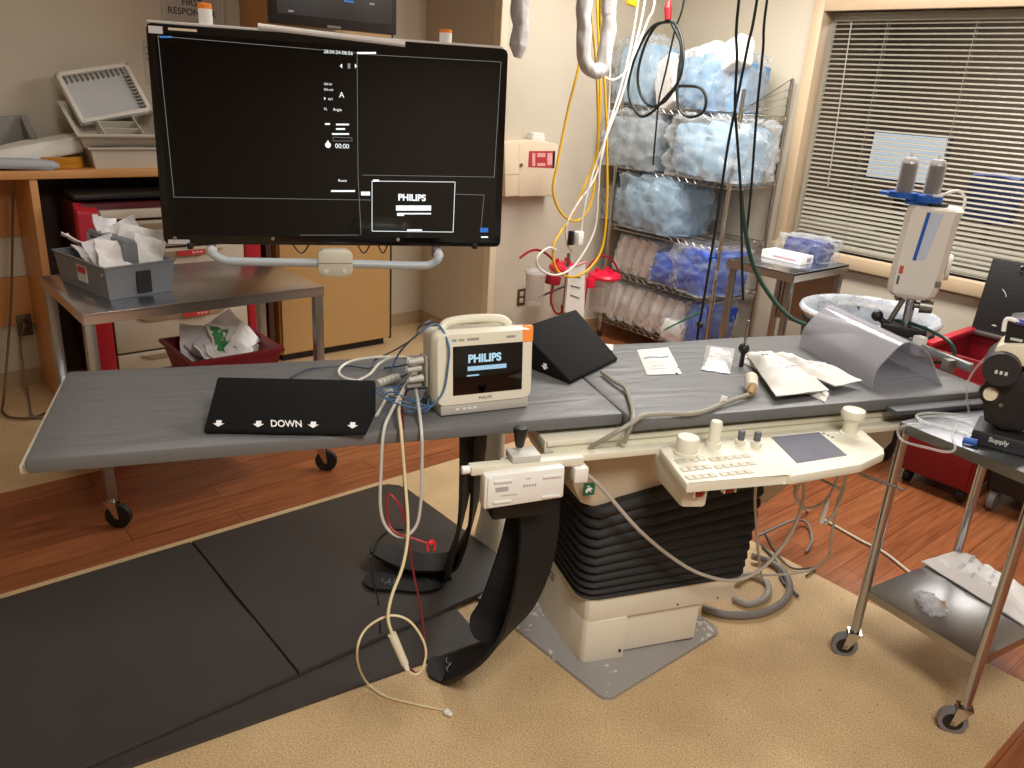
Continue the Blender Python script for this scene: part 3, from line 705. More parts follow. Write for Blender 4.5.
for x in (212, 436):
    q = plane_hit(MM, x, 250); part('handle_bracket', fbox(B(), MM, q.x-.012, q.x+.012, q.y-.03, q.y+.05, -.05, -.02, .003), galv, big)
def pill(x, y, name):
    q = plane_hit(MM, x, y); b = B(); o = MM @ V((q.x, H2+.006, -.03)); M3 = MM.to_3x3().to_4x4() @ R3(-PI/2, 0, 0)
    h = max(.05, q.y-H2)
    lathe(b, [(.024, 0), (.024, h*.74), (.02, h*.76), (0, h*.76)], o, 18); part(name, b, white, big)
    b = B(); lathe(b, [(.0235, h*.74), (.0235, h*.97), (.02, h), (0, h)], o, 18); part('lamp_cap', b, mat('orange_lens', (236, 130, 40), .35), big)
pill(204, 4, 'status_lamp'); pill(447, 32, 'status_lamp')
# supporting arm runs back to the ceiling column that also holds the small monitor
arm = B(); tube(arm, [MM @ V((0, .05, -.11)), MM @ V((.05, .05, -.35)), V((2.12, 3.9, 1.55)), V((2.20, 4.14, 1.57))], .035, 12)
part('support_arm', arm, black, big)
for k, (xa, xb) in enumerate(((290, 312), (355, 372), (376, 389))):
    P0 = plane_hit(MM, xa, 245, -.06); P1 = plane_hit(MM, xb, 245, -.06); c = (P0+P1)/2
    part('loose_wire', tube(B(), [MM @ V((P0.x, P0.y+.02, -.05)), MM @ V((c.x, c.y-.03, -.04)), MM @ V((P1.x, P1.y+.02, -.05))], .003, 6), black, big)

# small upper monitor on its ceiling column
sm = thing('ceiling_monitor', 'small black ceiling monitor cut by the top of the photo, behind the big one', 'monitor', (2.28, 4.2, 1.96))
sa = py(271, 10, 4.2); sb_ = py(397, 10, 4.2); zb = py(333, 29, 4.2).z
part('bezel', bx(sa.x, sb_.x, 4.2, 4.25, zb, zb+.48, .008), mat('satin_black', (40, 34, 31), .35), sm)
part('screen', bx(sa.x+.03, sb_.x-.03, 4.1985, 4.2005, zb+.05, zb+.45), mat('dim_screen', (38, 33, 31), .25), sm)
for x, y, w, mt in ((349, 1.5, .06, 'blue_label'), (372, 4, .03, None), (291, 11, .03, None)):
    q = py(x, y, 4.198); part('screen_mark', bx(q.x-w/2, q.x+w/2, 4.197, 4.1985, q.z-.004, q.z+.004), MATS['blue_label'] if mt else glowdim, sm)
q = py(334, 27, 4.198); part('logo_mark', bx(q.x-.04, q.x+.04, 4.197, 4.2, q.z-.006, q.z+.006), mat('logo_grey', (120, 116, 112), .4), sm)
cb = B(); cyl(cb, (2.28, 4.32, 1.5), (2.28, 4.32, CEIL), .05, seg=20); bx(2.2, 2.36, 4.25, 4.33, zb+.1, zb+.3, .01, cb)
part('ceiling_column', cb, cream2, sm)

# ================================================================== WALL SIGN, SHARPS BOX, OUTLETS
q0, q1 = py(162, 22, YL), py(229, 22, YL)
sg = thing('wall_sign', 'grey framed sign reading FIRST RESPONDER on the left wall', 'sign', (1.8, YL-.01, 1.93))
part('sign_panel', bx(q0.x+.012, q1.x-.05, YL-.012, YL, 1.86, 2.24), mat('sign_grey', (186, 178, 168), .5), sg)
fr = B(); bx(q0.x, q0.x+.012, YL-.02, YL, 1.85, 2.25, .002, fr); bx(q1.x-.05, q1.x-.03, YL-.02, YL, 1.85, 2.25, .002, fr); bx(q0.x, q1.x-.03, YL-.02, YL, 2.24, 2.26, .002, fr); bx(q0.x, q1.x-.03, YL-.02, YL, 1.84, 1.86, .002, fr)
part('sign_frame', fr, mat('sign_frame_grey', (196, 186, 172), .4), sg)
for s_, x, y in (('FIRST', 192, 3), ('RESPONDER', 192, 12.5)):
    q = py(x, y, YL-.0125); part('sign_text', text_bm(s_, frame(q, (1, 0, 0), (0, 0, 1)), .048, .001, 'CENTER', .0008), mat('sign_ink', (64, 60, 60), .6), sg)
q0 = py(142, 40, YL); q1 = py(152, 85, YL)
np_ = thing('wall_notice', 'narrow pale notice on the wall, half hidden by the big monitor', 'notice', (q0.x+.1, YL-.005, q1.z))
part('sheet', bx(q0.x, q0.x+.21, YL-.004, YL, q1.z, q0.z), mat('notice_paper', (190, 180, 164), .6), np_)
for i in range(3): part('print_line', bx(q0.x+.012, q0.x+.05, YL-.0052, YL-.0038, q0.z-.04-i*.03, q0.z-.034-i*.03), grey_ink, np_)
shp = thing('sharps_container', 'cream wall-mounted sharps box with a red and pink label window', 'container', (3.65, YB-.07, 1.05))
YS = 4.03
def ys(x, y): q = py(x, y, YS); return (q.x, q.z)
sharp_poly = [ys(519, 142), ys(538, 140), ys(559, 144), ys(556, 196), ys(519, 197)]
Mx = frame((0, YS, 0), (1, 0, 0), (0, 0, 1))
part('body', prism(B(), sharp_poly, -(YB-YS-.001), 0, Mx, .012), mat('sharps_cream', (226, 208, 180), .4), shp)
part('side_pocket', prism(B(), [ys(504, 143), ys(519, 140), ys(519, 196), ys(505, 197)], -(YB-YS-.03), .004, Mx, .010), MATS['sharps_cream'], shp)
lbq = [ys(529, 151), ys(554, 151), ys(553, 168), ys(528, 167)]
part('label_window', prism(B(), lbq, -.002, .002, Mx), mat('label_red', (186, 60, 62), .35), shp)
for (x0, x1, y0, y1) in ((532, 535, 153, 166), (537, 545, 153, 157), (537, 545, 163, 166), (547, 552, 153, 165)):
    part('label_print', prism(B(), [ys(x0, y0), ys(x1, y0), ys(x1, y1), ys(x0, y1)], .002, .003, Mx), mat('label_pink', (232, 170, 168), .5), shp)
part('window_edge', prism(B(), [ys(553, 151), ys(555, 151), ys(554, 168), ys(552, 168)], .001, .004, Mx), black, shp)
lk = B(); q = py(521, 165, YS); cyl(lk, (q.x, YS-.008, q.z), (q.x, YS+.004, q.z), .011, seg=14); part('lock', lk, galv, shp)
sv = B(); fbox(sv, Mx, ys(505, 174)[0], ys(519, 174)[0], ys(512, 174)[1]-.004, ys(512, 174)[1], .003, .006); part('lid_seam', sv, mat('seam_tan', (190, 168, 138), .5), shp)
q = py(537, 137, 4.08); tis = single('tissue_pack', blob(B(), (q.x, 4.09, py(537, 141, 4.09).z+.022), (.11, .06, .06), 5, .08, 3, .6, 6), paper, 'crumpled white pack resting on top of the wall sharps box', 'pack')
def outlet(name, c, n_, ud, label, dark_):
    t = thing(name, label, 'outlet', c); M = frame(c, ud, (0, 0, 1))
    part('cover_plate', fbox(B(), M, -.037, .037, -.06, .06, 0, .006, .002), mat('outlet_plate', (96, 84, 70), .35, .5), t)
    for dz in (-.024, .024):
        s_ = part('socket', fbox(B(), M, -.018, .018, dz-.016, dz+.016, .005, .009, .005), dark_, t)
        for dx in (-.007, .007): part('slot', fbox(B(), M, dx-.0015, dx+.0015, dz-.006, dz+.006, .0088, .0096), black, s_)
    return t
outlet('wall_outlet', py(521, 297, YB-.001), None, (1, 0, 0), 'wall outlet with pale sockets low on the back wall, left of the canisters', mat('socket_cream', (206, 190, 166), .4))

# ================================================================== LEFT: OAK COUNTER AND WHAT STANDS ON IT
CY = 4.5; CZ = 1.222
ct = thing('wall_counter', 'orange oak counter with open knee space along the left wall', 'counter', (.9, CY, 0))
ct.name = 'oak_counter'; FR['oak_counter'] = FR['wall_counter']
part('counter_top', bx(-.9, 2.0, CY, YL-.005, CZ-.04, CZ, .004), oak, ct)
part('side_panel', bx(.79, .825, CY+.01, YL-.005, 0, CZ-.0405, .003), oak, ct)
part('side_panel', bx(1.96, 1.995, CY+.01, YL-.005, 0, CZ-.0405, .003), mat('shadow_brown_laminate', (66, 38, 26), .5), ct)  # deep shade of the cart bay is put into this brown
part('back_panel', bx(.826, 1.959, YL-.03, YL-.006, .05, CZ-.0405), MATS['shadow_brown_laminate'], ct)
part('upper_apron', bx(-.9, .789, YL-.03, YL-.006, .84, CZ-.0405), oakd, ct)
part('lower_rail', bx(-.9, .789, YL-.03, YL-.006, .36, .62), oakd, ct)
outlet('wall_outlet', py(24.5, 325, YL-.031), None, (1, 0, 0), 'outlet with brown sockets on the oak rail of the knee space', mat('socket_brown', (70, 46, 32), .4))
cord = mat('grey_cord', (120, 104, 90), .5)
oc = py(24.5, 325, YL-.034)
for k, (pts, lab) in enumerate((([oc+V((-.01, -.004, .024)), oc+V((-.01, -.04, .0)), pz(21, 345, .25)+V((0, .02, 0)), pz(28, 395, .02), pz(32, 415, .012), pz(45, 417, .012), pz(52, 412, .012), V((.83, 4.45, .012))], 'grey cord hanging from the right of the knee space outlet'),
                       ([py(13, 190, 4.7), py(11, 300, 4.7), pz(4, 395, .15), pz(2, 410, .012), pz(10, 417, .012), pz(30, 418, .012), pz(46, 413, .012)], 'dark cord looping down to the floor in the oak knee space'))):
    single('power_cord', tube(B(), pts, .006, 8), cord if k == 0 else mat('brown_cord', (92, 70, 56), .5), lab, 'cord', 'cords in the knee space')
def cp(x, y): return py(x, y, CY+.12)
# tubs
tubm = mat('tub_plastic', (206, 200, 186), .4)
def tub(name, lab, x0, x1, y0, y1, z0, z1, flare=.02, th=.006, rim=.012, M=None, mt=None):
    t = thing(name, lab, 'tub', ((x0+x1)/2, (y0+y1)/2, z0)); b = B(); M = M or Matrix.Identity(4)
    def rc(d, z): return [M @ V(p) for p in ((x0-d, y0-d, z), (x1+d, y0-d, z), (x1+d, y1+d, z), (x0-d, y1+d, z))]
    loft(b, [rc(0, z0), rc(flare, z1), rc(flare+rim, z1), rc(flare+rim, z1-.008), rc(flare+rim-.004, z1-.008)], False)
    b.faces.new([v for v in b.verts][0:4][::-1])
    loft(b, [rc(flare, z1), rc(flare-th, z1), rc(-th, z0+th)], False)
    b.faces.new(b.verts[-4:])
    part('tub_shell', b, mt or tubm, t, smooth=20); return t
xa, xb = cp(92, 167).x, cp(163, 167).x
t1 = tub('instrument_tub', 'lower pale tub on the oak counter carrying the divided tub', xa, xb, CY+.05, CY+.33, CZ, CZ+.105)
zt = CZ+.105; xa2, xb2 = xa-.04, xb-.02
TILT = Matrix.Translation((0, CY+.06, zt)) @ R3(.42, 0, 0) @ Matrix.Translation((0, -CY-.06, -zt))
t2 = tub('divided_tub', 'upper pale tub with inside dividers, its ridged lid propped open', xa2, xb2, CY+.06, CY+.33, zt+.001, zt+.085, .03, M=TILT)
def tilted(*a):
    b = bx(*a); b.transform(TILT); return b
for k, yy in enumerate((.12, .19)): part('divider', tilted(xa2+.10, xa2+.28, CY+yy, CY+yy+.006, zt+.006, zt+.07), tubm, t2)
for xx in (.095, .28): part('divider', tilted(xa2+xx, xa2+xx+.006, CY+.06, CY+.32, zt+.006, zt+.075), tubm, t2)
# lid leaning back, open side to the room
lp = [py(62, 73, CY+.30), py(131, 60, CY+.34), py(153, 110, CY+.18), py(82, 123, CY+.14)]
ML = frame((lp[2]+lp[3])/2, lp[2]-lp[3], (lp[0]+lp[1])/2-(lp[2]+lp[3])/2)
lw_, lh_ = (lp[2]-lp[3]).length/2, ((lp[0]+lp[1])/2-(lp[2]+lp[3])/2).length
ld = fbox(B(), ML, -lw_, lw_, 0, lh_, -.035, -.03, .002)
for a in ((-lw_, -lw_+.022, 0, lh_), (lw_-.022, lw_, 0, lh_), (-lw_, lw_, lh_-.022, lh_), (-lw_, lw_, 0, .022)): fbox(ld, ML, a[0], a[1], a[2], a[3], -.035, 0, .004)
lid = part('lid', ld, mat('lid_white', (226, 222, 212), .4), t2)
for k in range(12): part('lid_rib', fbox(B(), ML, -lw_+.04+k*(2*lw_-.08)/11-.004, -lw_+.04+k*(2*lw_-.08)/11+.004, lh_-.055, lh_-.022, -.03, -.006), mat('rib_grey', (150, 148, 142), .5), lid)
for k in range(10): part('lid_rib', fbox(B(), ML, lw_-.05, lw_-.022, .04+k*(lh_-.11)/9-.004, .04+k*(lh_-.11)/9+.004, -.03, -.006), MATS['rib_grey'], lid)
part('lid_sheet', fbox(B(), ML, -lw_+.03, lw_-.045, .025, lh_-.06, -.029, -.024), mat('lid_sheet_grey', (196, 198, 200), .35), lid)
# amber roll
q = py(60, 164, CY+.10)
am = single('amber_roll', lathe(B(), [(.112, 0), (.118, .006), (.118, .022), (.114, .026), (.118, .03), (.118, .05), (.112, .056), (.07, .056), (.07, .004), (0, .003)], (q.x, CY+.15, CZ), 30), clear('amber_plastic', (206, 140, 40), .75, .2, .2, tint=(230, 170, 60)), 'amber ribbed roll lying flat on the oak counter beside the pale tubs', 'roll')
# organiser and papers
og = thing('file_tray', 'grey file tray lying on the far left of the oak counter', 'tray', (.4, 4.75, CZ))
q = [py(0, 133, 4.75), py(57, 121, 4.75), py(76, 150, 4.6)]
part('tray_back', hull8(B(), [(.05, 4.84, CZ), (.9, 4.84, CZ), (.9, 4.86, CZ), (.05, 4.86, CZ)], [(.05, 4.86, q[0].z), (.88, 4.86, q[1].z+.02), (.88, 4.88, q[1].z+.02), (.05, 4.88, q[0].z)], .004), mat('tray_grey', (134, 130, 126), .45), og)
part('tray_side', hull8(B(), [(.86, 4.55, CZ), (.90, 4.55, CZ), (.90, 4.84, CZ), (.86, 4.84, CZ)], [(.88, 4.60, CZ+.02), (.91, 4.60, CZ+.02), (.88, 4.84, q[1].z+.02), (.85, 4.84, q[1].z+.02)], .003), MATS['tray_grey'], og)
part('tray_floor', bx(.05, .86, 4.6, 4.84, CZ, CZ+.01), MATS['tray_grey'], og)
for k, (x, y, z, sx, sy, sz, r, lb, mt) in enumerate(((py(30, 150, 4.68).x, 4.68, .075, .50, .2, .09, .06, 'white rolled drape lying in the grey file tray', paper), (py(8, 160, 4.58).x, 4.58, .03, .40, .14, .05, -.08, 'grey white folded sheet at the front of the file tray', mat('grey_sheet', (176, 180, 186), .6, bump=.3, bscale=14)))):
    single('folded_drape', blob(B(), (x, y, CZ+z), (sx, sy, sz), 11+k, .10, 3, .55, 9, R3(0, -.18 if k == 0 else .05, r)), mt, lb, 'drape', 'drapes on the counter')

# ================================================================== TALL TAN CABINET
cbn = thing('tall_cabinet', 'tall tan laminate cabinet standing behind the big monitor', 'cabinet', (2.45, 4.6, 0))
x0, x1 = 2.06, 2.855
part('carcass', bx(x0, x1, 4.585, YL-.006, .05, 2.45, .004), oakd, cbn)
part('door', bx(x0+.012, x1-.004, 4.565, 4.584, .06, 2.44, .004), tan, cbn)
part('plinth', bx(x0+.03, x1-.02, 4.62, YL-.006, 0, .05), black, cbn)
part('gap_shade_strip', bx(x1-.003, x1+.010, 4.568, 4.60, .05, 2.44), black, cbn)  # black strip paints the dark gap between cabinet and wall

# ================================================================== RED DRAWER CART
RY = 4.30
rc_ = thing('drawer_cart', 'red supply cart with beige drawers behind the left steel table', 'cart', (1.3, RY+.22, 0))
def rx(x, y, Y=RY): return py(x, y, Y)
xl, xr = rx(112, 300).x, rx(245, 300).x; zt = rx(100, 203).z
part('cart_body', bx(xl-.09, xr+.10, RY+.03, RY+.44, .12, zt-.01, .006), mat('cart_red_in_shade', (84, 18, 26), .5), rc_)  # red darkened so the colour carries the shade on the cart's side
def post(xa, xb, z0, z1): 
    b = B(); hull8(b, [(xa, RY-.01, z0), (xb, RY-.01, z0), (xb, RY+.06, z0), (xa, RY+.06, z0)], [(xa, RY-.01, z1-.04), (xb, RY-.01, z1-.05), (xb, RY+.06, z1-.02), (xa, RY+.06, z1)], .01); return b
part('corner_post', post(xl-.115, xl-.012, .12, zt+.005), red, rc_); part('corner_post', post(xr+.012, xr+.105, .12, zt+.005), red, rc_)
part('top_tray', bx(xl-.10, xr+.09, RY+.06, RY+.44, zt+.006, zt+.03, .006), black, rc_)
part('top_ledge', bx(xl-.01, xr+.01, RY-.012, RY+.06, rx(150, 217.5).z, rx(150, 209).z, .006), mat('pale_beige', (216, 208, 190), .4), rc_)
zz = [zt-.085, rx(160, 236).z, rx(170, 249).z-.0, rx(170, 311).z, rx(170, 348).z]
zs = [rx(150, y).z for y in (219, 235.5, 248.5, 312, 350)]+[.20]
redl = mat('label_strip_red', (196, 50, 56), .45)
for i in range(5):
    za, zb_ = zs[i]-.006, zs[i+1]+.006
    d = part('drawer', bx(xl-.005, xr+.005, RY-.012, RY+.03, zb_, za, .004), beige, rc_)
    hx = xl+(xr-xl)*.60; hz_ = za-.025
    part('drawer_pull', hull8(B(), [(xl+.16, RY-.016, za-.045), (xr-.16, RY-.016, za-.045), (xr-.16, RY-.011, za-.045), (xl+.16, RY-.011, za-.045)], [(xl+.11, RY-.028, za-.012), (xr-.11, RY-.028, za-.012), (xr-.11, RY-.011, za-.012), (xl+.11, RY-.011, za-.012)], .002), mat('pull_beige', (176, 162, 142), .5), d)
    lb_ = part('drawer_label', bx(hx-.08, hx+.06, RY-.031, RY-.0285, hz_-.013, hz_+.013), redl, d)
    for e in range(3): part('label_print', bx(hx-.005+e*.02, hx+.010+e*.02, RY-.0318, RY-.0309, hz_-.005, hz_+.006), mat('label_pink', (232, 170, 168), .5), d)
for (xx, yy) in ((xl-.04, RY+.08), (xr+.04, RY+.08), (xl-.04, RY+.38), (xr+.04, RY+.38)):
    b = B(); cyl(b, (xx-.015, yy, .055), (xx+.015, yy, .055), .055, seg=18); part('caster', b, black, rc_)

# ================================================================== LEFT STEEL TABLE
def caster(parent, p, r=.045, ang=.6, stem_top=.12, wm=None, grey=False):
    p = V((p[0], p[1], 0)); d = V((math.cos(ang), math.sin(ang), 0)); s_ = V((-d.y, d.x, 0)); ax = p+d*.022+V((0, 0, r))
    b = B(); cyl(b, ax-s_*.012, ax+s_*.012, r, seg=22)
    c = part('caster', b, wm or blackrub, parent)
    if grey:
        b = B(); cyl(b, ax-s_*.0135, ax+s_*.0135, r*.68, seg=20); part('wheel_hub', b, black, c)
    b = B()
    for k in (-.017, .017): hull8(b, [ax+s_*k+d*.008-V((0, 0, .008)), ax+s_*k-d*.008-V((0, 0, .008)), ax+s_*(k+.003)-d*.008-V((0, 0, .008)), ax+s_*(k+.003)+d*.008-V((0, 0, .008))],
        [p+s_*k+d*.022+V((0, 0, 2*r+.012)), p+s_*k-d*.02+V((0, 0, 2*r+.012)), p+s_*(k+.003)-d*.02+V((0, 0, 2*r+.012)), p+s_*(k+.003)+d*.022+V((0, 0, 2*r+.012))])
    cyl(b, ax-s_*.02, ax+s_*.02, .008, seg=10); box(b, p+V((0, 0, 2*r+.013)), (.044, .042, .005), R3(0, 0, ang))
    cyl(b, p+V((0, 0, 2*r+.012)), p+V((0, 0, max(stem_top, 2*r+.03))), .013, seg=12)
    part('caster_fork', b, chrome, c)
st = thing('steel_table', 'stainless steel work table on casters at the left, holding the grey caddy', 'table', (1.115, 3.43, 0))
sx0, sx1, sy0, sy1 = .645, 1.595, 3.085, 3.75
tb = bx(sx0, sx1, sy0, sy1, .872, .886, .003); bx(sx0, sx1, sy0, sy0+.004, .845, .885, 0, tb); bx(sx0, sx1, sy1-.004, sy1, .845, .885, 0, tb); bx(sx0, sx0+.004, sy0, sy1, .845, .885, 0, tb); bx(sx1-.004, sx1, sy0, sy1, .845, .885, 0, tb)
part('table_top', tb, steel, st)
for (x, y, a) in ((.668, 3.115, -.7), (1.578, 3.115, -.7), (.668, 3.72, .4), (1.578, 3.72, 2.0)):
    part('leg', bx(x-.019, x+.019, y-.019, y+.019, .13, .871, .003), mat('leg_steel', (166, 166, 164), .35, 1.0), st)
    caster(st, (x, y), .05, a, .14)
SHZ = .36
part('lower_shelf', bx(sx0+.02, sx1-.02, sy0+.03, sy1-.03, SHZ-.02, SHZ, .003), steel, st)

# grey caddy with packs
A_, Bq, Cq = pz(110, 301, .886), pz(56, 281, .886), pz(172, 291, .886)
e1 = (Cq-A_); e1.z = 0; L1_ = e1.length; e1.normalize(); e2 = V((-e1.y, e1.x, 0)); L2_ = .40
cz = .887; cdy = thing('tote_caddy', 'grey plastic carrying caddy full of white packs on the left steel table', 'caddy', A_+e1*L1_/2+e2*L2_/2)
MCd = frame(V((A_.x, A_.y, cz)), e1, e2); cg = mat('caddy_grey', (122, 126, 130), .45)
def crect(d, z): return [MCd @ V(p) for p in ((-d, -d, z), (L1_+d, -d, z), (L1_+d, L2_+d, z), (-d, L2_+d, z))]
b = B(); loft(b, [crect(0, 0), crect(.012, .12), crect(.018, .125), crect(.018, .13), crect(.008, .13), crect(-.006, .006)], False); b.faces.new(b.verts[:4][::-1]); b.faces.new(b.verts[-4:])
part('caddy_tray', b, cg, cdy, smooth=20)
part('finger_recess', fbox(B(), MCd, L1_*.42, L1_*.66, -.014, -.004, .012, .10, .004), mat('recess_black', (24, 24, 26), .6), cdy)
hd = B(); fbox(hd, MCd, L1_*.38, L1_*.62, L2_*.12, L2_*.16, .01, .20, .008); fbox(hd, MCd, L1_*.38, L1_*.62, L2_*.84, L2_*.88, .01, .20, .008); fbox(hd, MCd, L1_*.40, L1_*.60, L2_*.12, L2_*.88, .185, .21, .01)
part('handle', hd, cg, cdy)
MS = MCd @ Matrix.Translation((-.007, L2_*.42, .065)) @ R3(0, -PI/2+.1, 0) @ R3(0, 0, -PI/2)
part('label', fbox(B(), MCd, -.0105, -.0085, L2_*.36, L2_*.56, .04, .105), mat('sticker_white', (214, 212, 214), .5), cdy)
part('label_print', fbox(B(), MCd, -.0118, -.0104, L2_*.38, L2_*.54, .075, .10), redl, cdy)
packm = mat('package_white', (236, 233, 230), .45, var=.03, bump=.3, bscale=22)
def sachet(name, p, L, W, rot, label, group, mt=None, th=.006, seed=0, cat='packet', bend=.12, stripe=None):
    M = Matrix.Translation(V(p)) @ rot
    def f(a, b_):
        x = (a-.5)*L; y = (b_-.5)*W; q = noise.fractal(V((a*3+seed, b_*3, seed*1.3)), 1, 2, 3)
        return M @ V((x, y, q*bend*W*.5+math.sin(a*3.1+seed)*bend*W*.2))
    bm = grid_sheet(B(), f, 8, 8, th)
    if stripe is None: return single(name, bm, mt or packm, label, cat, group)
    t = thing(name, label, cat, p, 0, group); part('wrapper', bm, mt or packm, t)
    s_ = B()
    def f2(a, b_):
        aa = stripe[0]+a*(stripe[1]-stripe[0]); bb = stripe[2]+b_*(stripe[3]-stripe[2]); return f(aa, bb)+(M.to_3x3() @ V((0, 0, .0075)))
    part('print_panel', grid_sheet(s_, f2, 6, 6), stripe[4], t); return t
cpos = [(.28, .16, .14, .15, (1.0, .2, .2)), (.25, .32, .13, .15, (1.2, -.2, .3)), (.22, .50, .13, .16, (.4, .2, .2)), (.75, .3, .16, .2, (1.35, .25, -.2)), (.85, .55, .15, .22, (1.3, -.35, .3)), (.7, .75, .16, .24, (1.2, .3, .8)), (.3, .72, .16, .2, (.7, .5, 1.2)), (.82, .2, .12, .14, (1.1, .3, -.2))]
clabs = ['white packet lying at the near left corner of the grey caddy', 'white packet tucked behind the near left one in the caddy', 'flat white packet on the left rim of the grey caddy', 'white packet with orange print, right of the caddy handle', 'tall white packet standing highest in the grey caddy', 'pale packet behind the tallest one in the grey caddy', 'white packet at the far left of the caddy handle', 'small white packet at the right rim of the grey caddy']
orange_p = mat('packet_orange', (226, 120, 90), .5)
for k, (fx, fy, L, W, r) in enumerate(cpos):
    p = MCd @ V((fx*L1_, fy*L2_, .105+.04*math.sin(r[0])))
    sachet('packet', p, L, W, Euler((r[0], r[1], r[2])).to_matrix().to_4x4(), clabs[k], 'packets in the grey caddy', mat('packet_clear', (226, 222, 226), .3, bump=.3, bscale=20) if k in (1, 5) else packm, .004, k, bend=.2, stripe=(.2, .75, .1, .35, orange_p) if k == 3 else None)

# red basket with packs on the lower shelf
bz = SHZ+.001; q0 = py(186, 362, 3.3)
rb_ = thing('red_basket', 'dark red plastic basket of packs on the lower shelf of the steel table', 'basket', (1.28, 3.36, bz))
rx0, rx1, ry0, ry1 = 1.05, 1.44, 3.20, 3.56
b = B()
def rr_(d, z): return [(rx0-d, ry0-d, z), (rx1+d, ry0-d, z), (rx1+d, ry1+d, z), (rx0-d, ry1+d, z)]
loft(b, [rr_(-.05, bz), rr_(.0, bz+.225), rr_(.012, bz+.225), rr_(.012, bz+.24), rr_(-.006, bz+.24), rr_(-.055, bz+.006)], False); b.faces.new(b.verts[:4][::-1]); b.faces.new(b.verts[-4:])
part('basket_shell', b, dred, rb_, smooth=20)
blabs = ['white packet at the left front of the red basket', 'crinkled clear packet in the middle of the red basket', 'white packet with a green label in the red basket', 'white packet leaning at the right of the red basket', 'clear packet at the back left of the red basket', 'white packet at the back right of the red basket', 'small white packet on top at the front of the red basket']
green_p = mat('packet_green', (60, 140, 76), .5)
for k, (fx, fy, L, W, r) in enumerate(((.16, .3, .22, .14, (.9, .2, 1.2)), (.4, .35, .2, .2, (.5, -.3, .3)), (.62, .45, .18, .16, (.8, .3, .2)), (.82, .35, .2, .14, (1.0, -.2, .9)), (.25, .75, .2, .18, (.9, .3, 0)), (.75, .8, .18, .2, (.8, -.4, .3)), (.5, .12, .18, .12, (.5, .1, .1)))):
    p = V((rx0+.07+fx*(rx1-rx0-.14), ry0+.09+fy*(ry1-ry0-.18), bz+.21+.02*(k % 3)))
    sachet('packet', p, L, W, Euler((r[0], r[1], r[2])).to_matrix().to_4x4(), blabs[k], 'packets in the red basket', MATS['packet_clear'] if k in (1, 4) else packm, .005, 20+k, bend=.25, stripe=(.05, .6, .1, .9, green_p) if k == 2 else None)
sachet('sheet', V((1.5, 3.3, bz+.03)), .16, .3, Euler((0, -.3, .15)).to_matrix().to_4x4(), 'white sheet lying beside the red basket on the lower steel shelf', None, paper, .003, 44, 'sheet', .08)

# ================================================================== THINGS LYING ON THE EXAM TABLE
TZ = .902
def wedge(name, label, fl, fr, br, blft, h, text=None):
    b = B(); up = V((0, 0, h))
    fl, fr, br, bl_ = V(fl), V(fr), V(br), V(blft)
    hull = [fl, fr, br, bl_, bl_+up, br+up, fl+V((0, 0, .012)), fr+V((0, 0, .012))]
    vs = [b.verts.new(p) for p in hull]
    fs = [(0, 1, 2, 3), (3, 2, 5, 4), (4, 5, 7, 6), (0, 6, 7, 1), (0, 3, 4, 6), (1, 7, 5, 2)]
    F_ = [b.faces.new([vs[i] for i in f]) for f in fs]
    bmesh.ops.recalc_face_normals(b, faces=b.faces[:])
    bmesh.ops.bevel(b, geom=b.edges[:], offset=.005, segments=2, affect='EDGES', profile=.5)
    t = thing(name, label, 'wedge cushion', (fl+fr+br+bl_)/4, 0, 'black wedge cushions'); part('foam_block', b, foam, t); return t
fl, fr = pz(204, 434, TZ), pz(366, 436, TZ); e = (fr-fl).normalized(); nrm = V((-e.y, e.x, 0))
nrm = V((-e.y, e.x, 0)) if 0 else nrm
w1_ = wedge('wedge_cushion', 'black foam wedge lettered DOWN with white arrows, on the left end of the grey table', fl, fr, pz(376, 414, TZ), pz(376, 414, TZ)-e*((fr-fl).length+.012), .098)
Mf = frame((fl+fr)/2+V((0, 0, .012)), e, (nrm*.135+V((0, 0, .084))).normalized())
part('lettering', text_bm('DOWN', Mf @ Matrix.Translation((plane_hit(Mf, 286, 427).x, .019, .0013)) @ Matrix(((.86, -.2, 0, 0), (0, 1.05, 0, 0), (0, 0, 1, 0), (0, 0, 0, 1))), .0265, .001, 'CENTER', .0004), white_ink, w1_)
def arrow(M, x, y, s):
    b = B(); prism(b, [(x-.35*s, y+.5*s), (x+.35*s, y+.5*s), (x+.35*s, y), (x+.75*s, y), (x, y-.55*s), (x-.75*s, y), (x-.35*s, y)], .0006, .0016, M); return b
for xp in (218, 258, 313, 352.5):
    q = plane_hit(Mf, xp, 427); part('arrow', arrow(Mf, q.x, .018, .018), white_ink, w1_)
L1p, L2p = pz(570, 384.4, TZ), pz(617.5, 361, TZ)
w2_ = wedge('wedge_cushion', 'black foam wedge lying behind the small monitor, slanted face toward the bags', L1p, L2p, L2p+V((.02, .235, 0)), L1p+V((-.015, .235, 0)), .12)
Mw = frame(L1p+V((-.001, 0, 0)), V((-.015, .235, 0)), (0, 0, 1))
for x in (.10,): part('arrow', arrow(frame(L1p+V((-.0105, .105, .028)), V((.02, -.235, .0)), V((0, .02, 1))) , 0, 0, .02), white_ink, w2_)

